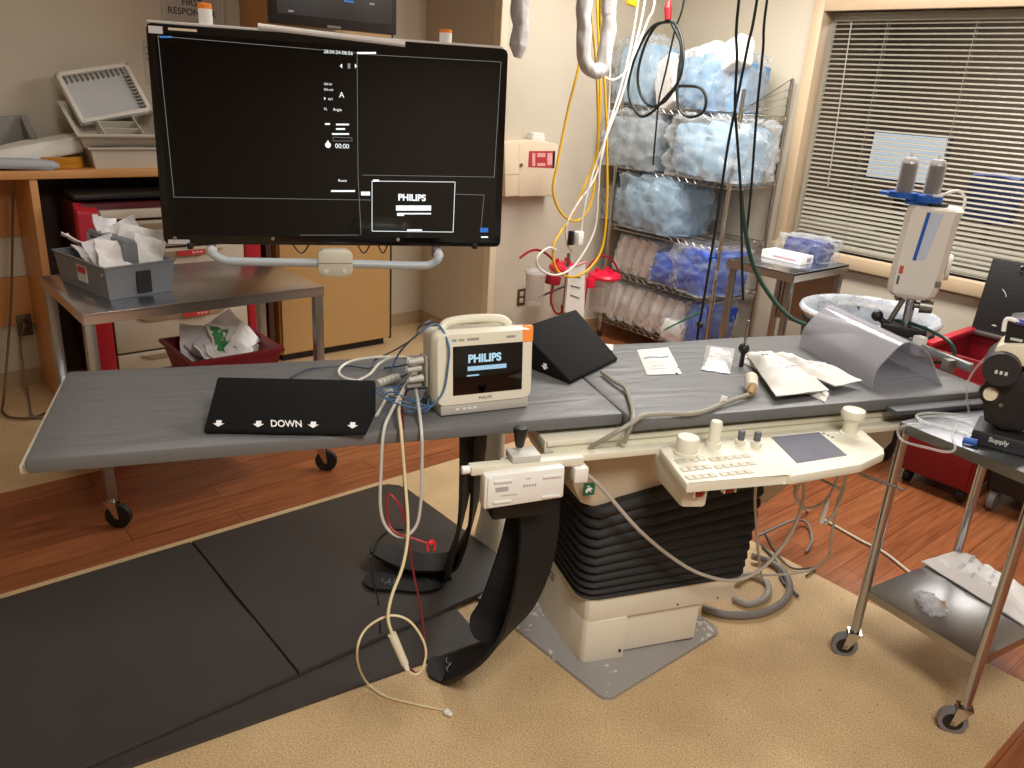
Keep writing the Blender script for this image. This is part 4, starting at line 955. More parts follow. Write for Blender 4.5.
# patient monitor
pA, pB_ = pz(443, 416, TZ), pz(524, 407, TZ); e = (pB_-pA).normalized(); nb = V((-e.y, e.x, 0)); pwid = .292
pc = (pA+pB_)/2; PM = frame(pc+nb*.0+V((0, 0, 0)), e, V((0, 0, 1))+nb*.10)        # face leans back slightly
pm = thing('patient_monitor', 'cream patient monitor with a dark screen and orange corner standing on the table', 'monitor', pc, 0)
hw = pwid/2; D = -.15
part('monitor_base', fbox(B(), PM, -hw+.018, hw-.014, .0, .03, D, .004, .006), mat('base_grey', (178, 174, 162), .45), pm)
def rrect(w, y0, y1, r):
    out = []
    for cx, cy, a0 in ((w-r, y1-r, 0), (-w+r, y1-r, 90), (-w+r, y0+r, 180), (w-r, y0+r, 270)):
        for t in (0, 30, 60, 90): a = math.radians(a0+t); out.append((cx+r*math.cos(a), cy+r*math.sin(a)))
    return out
def ring_at(pts, z): return [PM @ V((x, y, z)) for x, y in pts]
b = loft(B(), [ring_at(rrect(hw-.02, .03, .215, .02), D), ring_at(rrect(hw-.004, .024, .225, .024), -.05), ring_at(rrect(hw, .022, .23, .024), -.03), ring_at(rrect(hw, .022, .23, .024), -.012), ring_at(rrect(hw-.010, .030, .222, .018), .006)])
part('monitor_case', b, cream, pm)
sx_, sy_ = hw-.042, .055
part('screen', fbox(B(), PM, -hw+.052, hw-.037, .055, .19, .004, .008, .002), screen, pm)
part('orange_corner', loft(B(), [ring_at([(hw-.038, .19), (hw-.008, .19), (hw-.008, .214), (hw-.014, .221), (hw-.038, .224)], .0062), ring_at([(hw-.038, .19), (hw-.008, .19), (hw-.008, .214), (hw-.014, .221), (hw-.038, .224)], .0085)]), mat('alarm_orange', (238, 138, 62), .4, emit=(238, 138, 62), estr=.15), pm)
part('alarm_lens', fbox(B(), PM, hw-.034, hw+.0006, .196, .2306, -.026, -.004, .005), MATS['alarm_orange'], pm)
hn = B(); tube(hn, [PM @ V((-hw+.045, .222, -.07)), PM @ V((-hw+.07, .240, -.075)), PM @ V((0, .246, -.075)), PM @ V((hw-.07, .240, -.075)), PM @ V((hw-.045, .222, -.07))], .0125, 12)
part('handle', hn, cream, pm)
psc = mat('pm_screen_blue', (150, 190, 215), .4, emit=(120, 165, 200), estr=.5)
part('screen_text', text_bm('PHILIPS', PM @ Matrix.Translation((-.004, .153, .0086)), .030, .0006, 'CENTER', .0012), mat('pm_screen_white', (150, 190, 210), .4, emit=(150, 190, 210), estr=.6), pm)
part('screen_bar', fbox(B(), PM, -.053, .060, .121, .133, .008, .0087), psc, pm)
part('screen_bar', fbox(B(), PM, -.055, -.02, .106, .110, .008, .0087), psc, pm)
part('brand_lettering', text_bm('PHILIPS', PM @ Matrix.Translation((.0, .042, .0064)), .0125, .0006, 'CENTER'), grey_ink, pm)
for (x0, x1, mt) in ((-.096, -.084, mat('dot_blue', (120, 160, 170), .5)), (-.078, -.062, mat('dot_green', (150, 170, 120), .5)), (-.054, -.020, mat('dot_grey', (150, 150, 140), .5)), (.06, .086, mat('dot_grey', (150, 150, 140), .5))):
    part('front_label', fbox(B(), PM, x0, x1, .2035, .210, .0055, .0068), mt, pm)
for x in (-.08, -.06, -.045, -.03): part('base_icon', fbox(B(), PM, x-.005, x+.005, .013, .019, .004, .0048), mat('icon_white', (225, 225, 220), .5), pm)
part('module_slot', fbox(B(), PM, -hw-.006, -hw+.002, .07, .155, -.10, -.045, .003), mat('base_grey', (178, 174, 162), .45), pm)
plugs = []
for k, (y, z) in enumerate(((.145, -.06), (.12, -.075), (.095, -.06), (.075, -.08))):
    b = B(); a0 = PM @ V((-hw-.010, y, z)); a1 = PM @ V((-hw-.05, y-.004, z)); cyl(b, a0, a1, .0105, .0075, 12)
    part('cable_plug', b, mat('plug_grey', (190, 188, 178), .4), pm); plugs.append(a1)

# ------------------------------------------------------------------ leads and cables of the monitor
lead_w = mat('cable_white', (214, 212, 200), .4); lead_g = mat('cable_grey', (200, 198, 190), .4); lead_b = mat('cable_blue', (70, 108, 148), .4); lead_d = mat('cable_dark_blue', (52, 66, 84), .4); lead_c = mat('cable_cream', (222, 210, 170), .4); lead_r = mat('cable_red', (168, 34, 40), .4); black_c = mat('cable_black', (20, 24, 24), .4)
def cable(name, label, pts, r, mt, group='cables of the patient monitor', seg=8):
    return single(name, tube(B(), pts, r, seg), mt, label, 'cable', group)
tz = .908
def hang(x, y, w): return pw(x, y, w)
# big hanging loop: down on the left, up on the right
cable('monitor_cable', 'grey cable hanging from the table in a long narrow loop over the mat', [plugs[0], pz(420, 360, .965), pz(403, 390, .95), pz(391, 412, .932), hang(383.5, 432, 1.85), hang(381, 470, 1.845), hang(380.5, 508, 1.84), hang(387, 528, 1.84), hang(402, 537, 1.83), hang(416, 526, 1.84), hang(421, 500, 1.845), hang(422, 460, 1.85), hang(421.5, 432, 1.855), pz(418.5, 405, .935), pz(415, 380, .955), pz(418, 364, .965), plugs[1]], .0044, lead_g)
cream_end = [plugs[2], pz(416, 372, .955), pz(404, 390, .945), pz(399, 408, .93), hang(401, 430, 1.85), hang(405, 480, 1.83), hang(408, 530, 1.78), hang(403, 565, 1.74), hang(392, 595, 1.70), hang(388, 617, 1.68), hang(392, 634, 1.67)]
probe = thing('probe_cable', 'long cream cable with an inline connector, its tip on the beige floor', 'cable', pz(430, 706, 0), 0)
part('cable', tube(B(), cream_end, .0042, 8), lead_c, probe)
con_a, con_b = hang(392, 634, 1.67), hang(405, 664, 1.655)
b = B(); cyl(b, con_a, con_b, .0115, .010, 12); part('connector', b, mat('connector_cream', (224, 218, 194), .4), probe)
b = B(); cyl(b, con_b, con_b+(con_b-con_a).normalized()*.018, .008, .006, 12); part('connector_collar', b, white, probe)
tail = [con_b+(con_b-con_a).normalized()*.016, hang(411, 673, 1.655), hang(420, 673, 1.66), hang(426, 655, 1.67), hang(422, 638, 1.68), hang(408, 620, 1.69), hang(388, 616, 1.70), hang(365, 630, 1.70), hang(357, 655, 1.70), pz(365, 680, .05), pz(383, 695, .012), pz(410, 703, .008), pz(443, 710, .008)]
part('cable', tube(B(), tail, .0032, 8), lead_c, probe)
b = box(B(), pz(447, 712, .012), (.018, .014, .014), R3(0, 0, .4), .003); sph(b, pz(450, 714, .012), .008); part('cable_tip', b, white, probe)
# red and dark leads
cable('red_lead', 'dark red lead hanging behind the cream cable and forking near the mat', [plugs[3], pz(416, 380, .92), pz(404, 398, .914), hang(403, 430, 1.87), hang(404, 480, 1.86), hang(407, 525, 1.84), hang(413, 570, 1.80), hang(421, 610, 1.76), hang(425, 650, 1.71), hang(420, 674, 1.68), hang(409, 668, 1.66)], .0032, mat('cable_maroon', (110, 28, 34), .4))
rl = thing('clip_lead', 'short red lead ending in a red clip, crossing the hanging cables', 'lead', hang(430, 545, 1.80), 0, 'cables of the patient monitor')
part('lead', tube(B(), [hang(405, 522, 1.835), hang(398, 503, 1.835), hang(388, 495, 1.85), hang(388, 520, 1.85), hang(395, 532, 1.83), hang(412, 538, 1.82), hang(427, 543, 1.81)], .003, 7), lead_r, rl)
b = B(); c = hang(431, 546, 1.81)
for d in (-.008, .008): tube(b, [c+TU*d+V((0, 0, .012)), c+TU*(d*1.3), c+TU*d-V((0, 0, .014))], .0038, 7)
sph(b, c+V((0, 0, .012)), .009, (1.2, .8, .8)); part('clip', b, mat('clip_red', (214, 40, 56), .35), rl)
cable('black_lead', 'thin black lead with an orange tip dangling over the mat', [hang(404, 530, 1.86), hang(390, 531, 1.88), hang(376, 545, 1.90), hang(372, 575, 1.88), pz(378, 600, .05), pz(381, 632, .03)], .0028, black_c)
# blue coil and thin leads on the table
cc = pz(412, 398, tz+.02); b = B(); pts = []
for k in range(30):
    a = k*.62; r_ = .058+.024*math.sin(k*.83); pts.append(cc+TU*(r_*1.15*math.cos(a)+.01*math.sin(k*1.9))+TW*(r_*1.1*math.sin(a))+V((0, 0, .002+.010*(1+math.sin(k*1.3)))))
cable('blue_cable', 'tangled blue cable heaped on the table left of the small monitor', [PM @ V((-hw-.012, .11, -.09))]+[cc+TU*.08+V((0, 0, .05))]+pts, .0024, lead_b)
cable('blue_cable', 'blue cable draped over the top left corner of the small monitor down to the tangle', [pz(390, 372, .93), pz(400, 352, 1.0), PM @ V((-hw-.03, .215, -.05)), PM @ V((-hw+.02, .246, -.03)), PM @ V((-hw+.036, .20, .016)), PM @ V((-hw+.034, .14, .018)), PM @ V((-hw+.018, .07, .02)), PM @ V((-hw-.03, .022, .015)), pz(418, 412, .91), pz(405, 410, .912), pz(400, 398, .915)], .0028, lead_b)
cable('thin_lead', 'thin dark lead arching over the table from the wedge to the small monitor', [pz(290, 378, tz), pz(310, 369, tz), pz(345, 366, tz), pz(370, 368, tz), pz(375, 360, .92), pz(395, 350, .96), pz(415, 337, 1.03), PM @ V((-hw-.02, .235, -.06)), PM @ V((-hw+.02, .25, -.07))], .0026, lead_d)
cable('lead_loop', 'white cable looping on the table behind the DOWN wedge', [pz(372, 383, tz), pz(345, 378, tz+.002), pz(339, 370, tz+.012), pz(352, 361, .925), pz(380, 357, .935), pz(405, 358, .94), plugs[0]+V((-.0, 0, .008))], .0043, lead_w)
cable('lead_loop', 'white cable running diagonally to the grey adapter on the table', [pz(357, 381, tz), pz(370, 374, tz+.008), pz(380, 363, .92), pz(395, 357, .938), pz(415, 360, .945), plugs[1]+V((0, 0, .01))], .0043, lead_w)
cable('lead_loop', 'short white lead bending down beside the right end of the DOWN wedge', [pz(392, 388, tz+.004), pz(384, 402, tz+.002), pz(378, 413, tz), pz(376, 416, tz-.002)], .0042, lead_w)
cable('dark_lead', 'dark blue lead lying flat across the cable tangle on the table', [pz(384, 368, tz), pz(400, 366, tz+.012), pz(414, 362, .93), pz(424, 358, .95), PM @ V((-hw-.012, .09, -.10))], .003, lead_d)
ad = thing('cable_adapter', 'grey ribbed cable adapter lying on the table beside the wedge', 'adapter', pz(388, 384, tz), 0)
b = B(); a0, a1 = pz(377, 384, tz+.012), pz(398, 377, tz+.012); cyl(b, a0, a1, .012, seg=12); part('adapter_body', b, mat('plug_grey', (190, 188, 178), .4), ad)
for k in range(4): q = a0+(a1-a0)*(.2+.2*k); b = B(); cyl(b, q-(a1-a0)*.03, q+(a1-a0)*.03, .0138, seg=12); part('adapter_rib', b, mat('plug_grey', (190, 188, 178), .4), ad)
b = B(); cyl(b, a1, a1+(a1-a0).normalized()*.035, .007, .004, 10); part('strain_relief', b, black, ad)
ad2 = single('plug_end', cyl(B(), pz(386, 391, tz+.012), pz(399, 397, tz+.012), .012, .009, 12), mat('plug_grey', (190, 188, 178), .4), 'loose grey cable plug lying on the table in front of the adapter', 'plug')

# ------------------------------------------------------------------ cables and packets right of the monitor
cable('table_cable', 'grey cable from under the rear wedge to the table rail', [pz(602, 372, tz+.004), pz(614, 381, tz+.004), pz(625, 388, tz+.004), pz(630, 400, tz+.004), pz(633, 413, tz+.005), pw(631, 425, 1.795), pw(624, 443, 1.80)], .0065, mat('cable_taupe', (150, 146, 132), .45), None)
tc2 = thing('plugged_cable', 'taupe cable with a brown plug snaking over the table edge to the rail', 'cable', pz(690, 414, TZ), 0)
part('cable_run', tube(B(), [pw(591, 447, 1.83), pw(603, 440, 1.80), pw(620, 430, 1.785), pw(632, 423, 1.79), pz(643, 416, tz+.006), pz(662, 414, tz+.003), pz(687, 414, tz), pz(705, 411, tz), pz(727, 402, tz+.004), pz(748, 395, tz+.006)], .0068, 10), mat('cable_taupe', (150, 146, 132), .45), tc2)
q = pz(752, 388, tz+.018); b = B(); cyl(b, pz(750, 394, tz+.008), q, .010, .014, 12); part('plug', b, mat('plug_brown', (176, 140, 92), .45), tc2)
b = B(); cyl(b, q, pz(751, 378, tz+.02), .019, .021, 16); part('plug_cap', b, mat('plug_cream', (206, 200, 182), .4), tc2)
b = B(); box(b, pz(723, 400, tz+.012), (.022, .006, .026), R3(0, .3, TA), .002); part('cable_tag', b, white, tc2)
def quad_pack(name, label, pts, z0, th, group, mt, lines=None, seed=0, cat='packet'):
    P = [pz(x, y, z0) for x, y in pts]; t = thing(name, label, cat, sum(P, V())/4, 0, group)
    def f(a, b_): 
        p = (P[0]*(1-a)+P[1]*a)*(1-b_)+(P[3]*(1-a)+P[2]*a)*b_
        e_ = min(a, 1-a, b_, 1-b_); q_ = noise.fractal(p*22+V((seed, 0, 0)), 1, 2, 3)
        return p+V((0, 0, th*min(1, e_*5+.12)*(1+.6*q_)))
    bm = grid_sheet(B(), f, 14, 14); b2 = bmesh.new()
    bt = grid_sheet(B(), lambda a, b_: (P[0]*(1-a)+P[1]*a)*(1-b_)+(P[3]*(1-a)+P[2]*a)*b_+V((0, 0, .0004)), 14, 14); me = bpy.data.meshes.new('t'); bt.to_mesh(me); bt.free(); bm.from_mesh(me); bpy.data.meshes.remove(me)
    bmesh.ops.remove_doubles(bm, verts=bm.verts, dist=.0001)
    part('wrapper', bm, mt, t)
    for (a0, a1, b0, b1, m2) in (lines or []):
        part('print_line', grid_sheet(B(), lambda a, b_: f(a0+(a1-a0)*a, b0+(b1-b0)*b_)+V((0, 0, .0008)), 8, 3), m2, t)
    return t
pale_print = mat('pale_print', (204, 206, 212), .6); blue_print = mat('blue_print', (126, 140, 178), .6)
quad_pack('pouch', 'flat white paper pouch with a blue printed line, left of the foil pouch', [(637, 350), (668, 347.5), (682, 374), (647, 375)], TZ, .006, 'pouches on the table', paper, [(.1, .85, .38, .44, blue_print), (.15, .7, .58, .62, pale_print), (.2, .8, .72, .75, pale_print), (.15, .6, .82, .85, pale_print)], 1, 'pouch')
quad_pack('pouch', 'shiny silver pouch lying right of the flat paper pouch', [(706, 346), (735, 349), (730, 374), (701, 370)], TZ, .016, 'pouches on the table', mat('foil_pouch', (214, 214, 214), .25, .3, bump=.6, bscale=45), None, 2, 'pouch')
sc_ = single('paper_scrap', grid_sheet(B(), lambda a, b_: pz(603+a*10, 344+b_*6+a*2, TZ)+V((0, 0, .002+.004*a)), 2, 2, .001), paper, 'small white paper scrap at the far table edge by the rear wedge', 'paper')
for k, (pts, z, th, lab) in enumerate((([(740, 362), (746, 356), (829, 394), (825, 403)], TZ, .022, 'lowest of three white instrument packs in front of the clear arch'),
                                 ([(745, 353), (765, 355), (829, 391), (776, 397)], TZ+.020, .030, 'middle white instrument pack lying on the lowest one'),
                                 ([(758, 354), (778, 357), (862, 381), (835, 387)], TZ+.024, .026, 'upper white instrument pack pointing toward the clear arch'))):
    quad_pack('instrument_pack', lab, pts, z, th, 'white instrument packs', paper, [(.2, .5, .3, .34, pale_print), (.25, .7, .5, .53, pale_print), (.3, .8, .62, .65, pale_print)], 5+k, 'pack')

# ------------------------------------------------------------------ clear arch shield
a1, a2, a3 = pz(871, 389, TZ), pz(943, 385, TZ), pz(799, 346, TZ)
ww = (a2-a1).length; ax = a3-a1
prof = [(0, 0), (.0, .025), (.002, .055), (.012, .078), (.045, .118), (.075, .147), (.10, .156), (.128, .150), (ww*.64, .125), (ww*.78, .08), (ww*.92, .025), (ww, 0)]
outer = catmull([V((x, y, 0)) for x, y in prof], 5)
N_ = len(outer); inner = []
for i, p in enumerate(outer):
    t = (outer[min(i+1, N_-1)]-outer[max(i-1, 0)]).normalized(); inner.append(p+V((t.y, -t.x, 0))*.004)
ar = thing('acrylic_arch', 'clear grey acrylic arch shield lying at the right end of the table', 'shield', (a1+a2+ax)/2, 0)
ring = list(outer)+inner[::-1]
acr = clear('grey_acrylic', (214, 214, 218), .24, .08, .38, tint=(228, 228, 234))
def archring(k): return [a1+(a2-a1)*(p.x/ww)+V((0, 0, p.y))+ax*k for p in ring]
part('arch_sheet', loft(B(), [archring(0), archring(1)]), acr, ar, smooth=25)

# ================================================================== CABLES UNDER THE TABLE
hose_g = mat('cable_warm_grey', (186, 180, 168), .45)
GU = 'cables around the table pedestal'
cable('pedestal_cable', 'grey cable sagging from the white rail unit across the black bellows', [tp(.868, 1.77, .79), pw(566, 464, 1.775), pw(580, 470, 1.79), pw(600, 486, 1.80), pw(640, 531, 1.80), pw(680, 563, 1.80), pw(710, 577, 1.80), pw(738, 580, 1.82), pw(765, 566, 1.80), pw(790, 535, 1.78), pw(802, 505, 1.76), pw(804, 484, 1.74)], .0056, hose_g, GU, 10)
cable('pedestal_cable', 'thin grey cable hanging straight beside the right edge of the bellows', [pw(757, 478, 1.78), pw(755, 500, 1.80), pw(757, 535, 1.82), pw(759, 560, 1.86), pz(762, 580, .05)], .0045, hose_g, GU)
cable('pedestal_cable', 'grey cable looping from the console down over the floor edge behind the bellows', [pw(800, 482, 1.76), pw(796, 496, 1.80), pw(806, 508, 1.84), pw(826, 500, 1.84), pw(838, 476, 1.80)], .0042, hose_g, GU)
cable('pedestal_cable', 'long grey cable drooping nearly to the wood floor under the console', [pw(846, 478, 1.74), pw(838, 500, 1.80), pw(831, 540, 1.85), pw(829, 555, 1.9), pw(815, 568, 1.95), pw(790, 574, 1.98), pw(760, 575, 2.0), pw(735, 575, 1.98)], .0045, hose_g, GU)
cable('pedestal_cable', 'thin grey cable making a small bight under the console screen', [pw(846, 476, 1.72), pw(842, 495, 1.78), pw(832, 516, 1.80), pw(824, 524, 1.80), pw(822, 515, 1.80), pw(828, 498, 1.78)], .0042, hose_g, GU)
tie = single('tie_wrap', cyl(B(), pw(828, 500, 1.785), pw(821, 522, 1.795), .007, .009, 10), white, 'white tie tag on the cables below the console screen', 'tag')
cable('floor_hose', 'thick grey hose curling in a wide ring on the beige floor behind the pedestal', [pz(702, 608, .016), pz(730, 615, .016), pz(765, 612, .016), pz(788, 596, .016), pz(786, 575, .016), pz(770, 562, .016), pz(752, 556, .03)], .014, mat('hose_grey', (128, 124, 120), .45), GU, 12)
cable('floor_hose', 'grey hose curling in a tight inner ring on the beige floor', [pz(733, 598, .014), pz(748, 604, .014), pz(766, 597, .014), pz(767, 583, .014), pz(750, 575, .014), pz(735, 578, .03)], .012, mat('hose_pale', (170, 166, 160), .45), GU, 12)
cable('floor_cable', 'dark thin cable curving over the wood floor edge near the hose rings', [pz(762, 545, .01), pz(775, 560, .01), pz(782, 580, .01), pz(792, 590, .01), pz(798, 596, .012)], .006, mat('cable_dark_grey', (84, 82, 80), .45), GU)
cable('floor_cable', 'pale cable running from under the table across the wood floor to the steel cart', [pw(795, 486, 2.0), pw(796, 500, 2.05), pz(806, 510, .02), pz(830, 523, .008), pz(860, 540, .008), pz(885, 553, .008), pz(912, 574, .008), pz(940, 592, .008)], .006, mat('cable_pale', (206, 194, 176), .45), GU)
cable('floor_cable', 'thin grey cable arching over the wood floor right of the bellows', [pz(758, 536, .06), pz(775, 528, .05), pz(795, 520, .03), pz(808, 524, .02), pz(812, 540, .012), pz(806, 552, .01)], .0055, mat('hose_grey', (128, 124, 120), .45), GU)
cable('floor_cable', 'thin dark cable bowing from the floor up under the console', [pz(764, 530, .01), pz(776, 552, .01), pz(792, 568, .01), pz(815, 568, .01), pz(806, 576, .008)], .004, mat('cable_dark_grey', (84, 82, 80), .45), GU)

# ================================================================== INSTRUMENT CART AT THE RIGHT
cL, cRt = V((2.398, .912, 0)), V((2.333, .529, 0)); s1 = (cRt-cL); cwid = s1.length; s1.normalize(); d1 = V((-s1.y, s1.x, 0)); clen = .51
cart = thing('instrument_cart', 'two-tier stainless instrument cart with round legs at the right', 'cart', cL+s1*cwid/2+d1*clen/2, math.atan2(d1.y, d1.x))
MI = frame((0, 0, 0), d1, -s1); o2 = MI.inverted() @ cL
cartz = .860
pol = mat('polished_steel', (186, 190, 198), .2, 1.0)
def cbox(x0, x1, y0, y1, z0, z1, bev=.002, bm=None): return fbox(bm or B(), MI, o2.x+x0, o2.x+x1, o2.y-y1, o2.y-y0, z0, z1, bev)
tp_ = cbox(-.014, clen+.014, -.014, cwid+.014, cartz-.004, cartz); 
for a in ((-.014, -.011, -.014, cwid+.014), (clen+.011, clen+.014, -.014, cwid+.014), (-.014, clen+.014, -.014, -.011), (-.014, clen+.014, cwid+.011, cwid+.014)): cbox(*a, cartz-.03, cartz, 0, tp_)
part('cart_top', tp_, mat('cart_top_steel', (150, 152, 156), .34, 1.0, var=.05, vscale=20), cart)
sh_ = cbox(.0, clen, .0, cwid, .262, .266)
for a in ((.0, .003, .0, cwid), (clen-.003, clen, 0, cwid), (0, clen, 0, .003), (0, clen, cwid-.003, cwid)): cbox(*a, .238, .264, 0, sh_)
part('cart_shelf', sh_, mat('dull_shelf_steel', (172, 172, 172), .28, 1.0), cart)
for k, (fx, fy) in enumerate(((0, 0), (0, cwid), (clen, 0), (clen, cwid))):
    p = cL+d1*fx+s1*fy
    part('leg', cyl(B(), (p.x, p.y, .10), (p.x, p.y, cartz-.005), .0150, seg=18), pol, cart)
    caster(cart, p, .041, (2.2, 2.1, .5, 1.2)[k], .110, mat('grey_tyre', (120, 120, 122), .5), True)
# on the shelf: sterile packs, crumpled plastic, a small tan clip
zsf = .268
quad_pack('sterile_pack', 'large white printed pack across the back of the cart shelf', [(921, 562), (955, 552), (1024, 588), (1024, 626)], zsf, .034, None, packm, [(.2, .8, .3, .34, pale_print), (.15, .7, .45, .48, pale_print), (.3, .8, .6, .64, pale_print), (.3, .6, .75, .78, pale_print)], 31, 'pack')
p = pz(931, 604, zsf+.012); single('plastic_wrap', blob(B(), p, (.10, .06, .03), 17, .3, 4, .4, 8, R3(0, 0, .9)), clear('film', (225, 225, 232), .3, .1, .5, .6, 40), 'crumpled clear plastic wrapper lying on the lower cart shelf', 'wrapper')
p = pz(944, 606, zsf+.012); cb_ = box(B(), p, (.03, .012, .010), R3(0, 0, .5), .004); box(cb_, p+V((.014, .012, 0)), (.022, .010, .010), R3(0, 0, -.4), .004); single('tan_clip', cb_, mat('clip_tan', (176, 136, 92), .5), 'small tan clip beside the wrapper on the cart shelf', 'clip')
# clear tubing coiled on the cart top
tubing = clear('clear_tubing', (226, 226, 222), .22, .1, .45)
cz_ = cartz+.006
single('clear_tubing', tube(B(), [pz(918, 417, cz_), pz(940, 416, cz_), pz(965, 420, cz_), pz(990, 427, cz_+.01), pz(994, 432, cz_), pz(975, 434, cz_), pz(945, 427, cz_), pz(922, 421, cz_), pz(917, 415, cz_+.006), pz(935, 413, cz_+.012), pz(970, 416, cz_+.015)], .0036, 8), tubing, 'clear tubing coiled flat on the steel cart top', 'tubing')
single('clear_tubing', tube(B(), [pz(958, 424, cz_+.008), pz(954, 430, cz_+.006), pz(956, 438, cz_+.004)+V((-.02, 0, .004)), px(955, 449, 2.33), px(946, 452, 2.32), px(928, 448, 2.335), px(908, 443, 2.355), px(900, 438, 2.355), px(898, 430, 2.36), pz(907, 425, cz_+.004), pz(930, 423, cz_+.004)], .0036, 8), tubing, 'clear tubing loop hanging over the front edge of the steel cart', 'tubing')
single('clear_tubing', tube(B(), [pz(970, 416, cz_+.02), px(967, 400, 2.55), px(968, 382, 2.56), px(976, 368, 2.57), px(988, 355, 2.58)], .0036, 8), tubing, 'clear tube rising from the cart top to the black device', 'tubing')

# black viewing device on the cart
dv = thing('device_head', 'black device with cream knob and cream block standing on the steel cart', 'device', pz(1000, 425, cartz), 0)
dv.name = 'optical_device'; FR['optical_device'] = FR['device_head']
DX = 2.62
MD = frame((DX, 0, 0), V((.25, -1, 0)).normalized(), V((0, 0, 1)))
def dpt(x, y, z=0): q = plane_hit(MD, x, y, z); return (q.x, q.y)
def dpoly(pts, z0, z1, bev=.004): return prism(B(), [dpt(*p) for p in pts], z0, z1, MD, bev)
part('body', dpoly([(981, 388), (990, 372), (1040, 372), (1040, 432), (1002, 430), (984, 421)], -.10, .0), black, dv)
bz0 = dpt(984, 424)[1]
ft = B(); fbox(ft, MD, dpt(976, 420)[0], dpt(1050, 420)[0], cartz, cartz+.045, -.12, .03, .008); part('foot', ft, mat('satin_dark', (34, 34, 36), .5), dv)
part('lettering', text_bm('Supply', frame(MD @ V((dpt(996, 416)[0], cartz+.026, .0306)), V((.25, -1, 0)), V((0, 0, 1))), .019, .001, 'LEFT', .0004), mat('pale_ink', (190, 196, 190), .5), dv)
q = dpt(991, 393); b = B(); cyl(b, MD @ V((q[0], q[1], -.002)), MD @ V((q[0], q[1], .022)), .020, .017, 20); part('cream_knob', b, mat('knob_cream', (216, 206, 176), .4), dv)
b = B(); cyl(b, MD @ V((q[0], q[1], -.004)), MD @ V((q[0], q[1], .004)), .031, seg=24); part('knob_collar', b, mat('satin_dark', (34, 34, 36), .5), dv)
q = dpt(1001, 405); b = B(); cyl(b, MD @ V((q[0], q[1], -.002)), MD @ V((q[0], q[1], .004)), .006, seg=12); part('screw', b, galv, dv)
q = dpt(1003, 366); b = B(); cyl(b, MD @ V((q[0], q[1], -.10)), MD @ V((q[0], q[1], .05)), .052, .046, 28); part('black_barrel', b, mat('satin_dark', (34, 34, 36), .5), dv)
for k, dx in enumerate((-.010, .002, .014)):
    part('barrel_mark', fbox(B(), MD, q[0]+dx-.003, q[0]+dx+.004, q[1]-.012, q[1]-.002, .05, .0512), mat('pale_ink', (190, 196, 190), .5), dv)
part('cream_block', dpoly([(996, 346), (1004, 342), (1045, 343), (1045, 372), (1013, 362), (994, 356)], -.12, .02, .008), mat('block_cream', (222, 212, 184), .4), dv)
part('black_head', dpoly([(1004, 343), (1008, 320), (1045, 318), (1045, 345)], -.11, .01, .005), black, dv)
part('head_mark', fbox(B(), MD, dpt(1011, 337)[0], dpt(1024, 337)[0], dpt(1011, 338)[1]-.003, dpt(1011, 338)[1]+.004, .010, .0112), mat('pale_ink', (190, 196, 190), .5), dv)
b = B(); P = [dpt(1004, 330), dpt(1006, 320), dpt(1010, 318), dpt(1020, 321)]
tube(b, [MD @ V((a[0], a[1], .015)) for a in P], .006, 8); part('white_lever', b, white, dv)
q = dpt(1016, 322); b = B(); cyl(b, MD @ V((q[0], q[1]+.004, .012)), MD @ V((q[0]+.06, q[1]+.002, .012)), .009, seg=10); part('blue_cap', b, mat('cap_blue', (70, 70, 150), .4), dv)
q = dpt(973, 417); b = cyl(B(), MD @ V((q[0]-.006, cartz+.012, .05)), MD @ V((q[0]+.03, cartz+.014, .05)), .010, seg=12); part('blue_connector', b, mat('connector_blue', (36, 84, 170), .4), dv)

# ================================================================== WIRE RACK WITH BAGS
RX0, RX1, RY0, RY1 = 4.335, 4.835, 3.02, 3.98
rk = thing('wire_rack', 'chrome wire rack with five shelves of bagged supplies in the corner', 'rack', ((RX0+RX1)/2, (RY0+RY1)/2, 0))
SH = [1.655, 1.245, .85, .512, .15]
for (x, y) in ((RX0, RY0), (RX0, RY1), (RX1, RY0), (RX1, RY1)):
    p_ = part('post', cyl(B(), (x, y, .03), (x, y, 1.80 if x == RX0 else 1.88), .0127, seg=12), wire, rk)
    b = B(); cyl(b, (x, y, 0), (x, y, .05), .02, .016, 12); part('foot_cap', b, black, p_)
for z in SH:
    b = B(); w_ = .0028
    for dz in (0, -.03):
        for a, c in (((RX0, RY0), (RX0, RY1)), ((RX1, RY0), (RX1, RY1)), ((RX0, RY0), (RX1, RY0)), ((RX0, RY1), (RX1, RY1))): cyl(b, (*a, z+dz), (*c, z+dz), .0035, seg=6)
    n = 44
    for i in range(1, n):
        y = RY0+(RY1-RY0)*i/n; cyl(b, (RX0, y, z+.002), (RX1, y, z+.002), .0018, seg=5)
    for xx in (.33, .66): x = RX0+(RX1-RX0)*xx; cyl(b, (x, RY0, z-.003), (x, RY1, z-.003), .0026, seg=5)
    # zig-zag truss along the edges
    for X in (RX0, RX1):
        m_ = 30; pts = [(X, RY0+(RY1-RY0)*i/m_, z-(0.002 if i % 2 else .028)) for i in range(m_+1)]
        for a, c in zip(pts, pts[1:]): cyl(b, a, c, .0018, seg=4)
    for Y in (RY0, RY1):
        m_ = 14; pts = [(RX0+(RX1-RX0)*i/m_, Y, z-(0.002 if i % 2 else .028)) for i in range(m_+1)]
        for a, c in zip(pts, pts[1:]): cyl(b, a, c, .0018, seg=4)
    part('wire_shelf', b, wire, rk, smooth=60)
    for (x, y) in ((RX0, RY0), (RX0, RY1)): part('shelf_collar', cyl(B(), (x, y, z-.032), (x, y, z+.006), .018, .016, 12), wire, rk)
b = B()
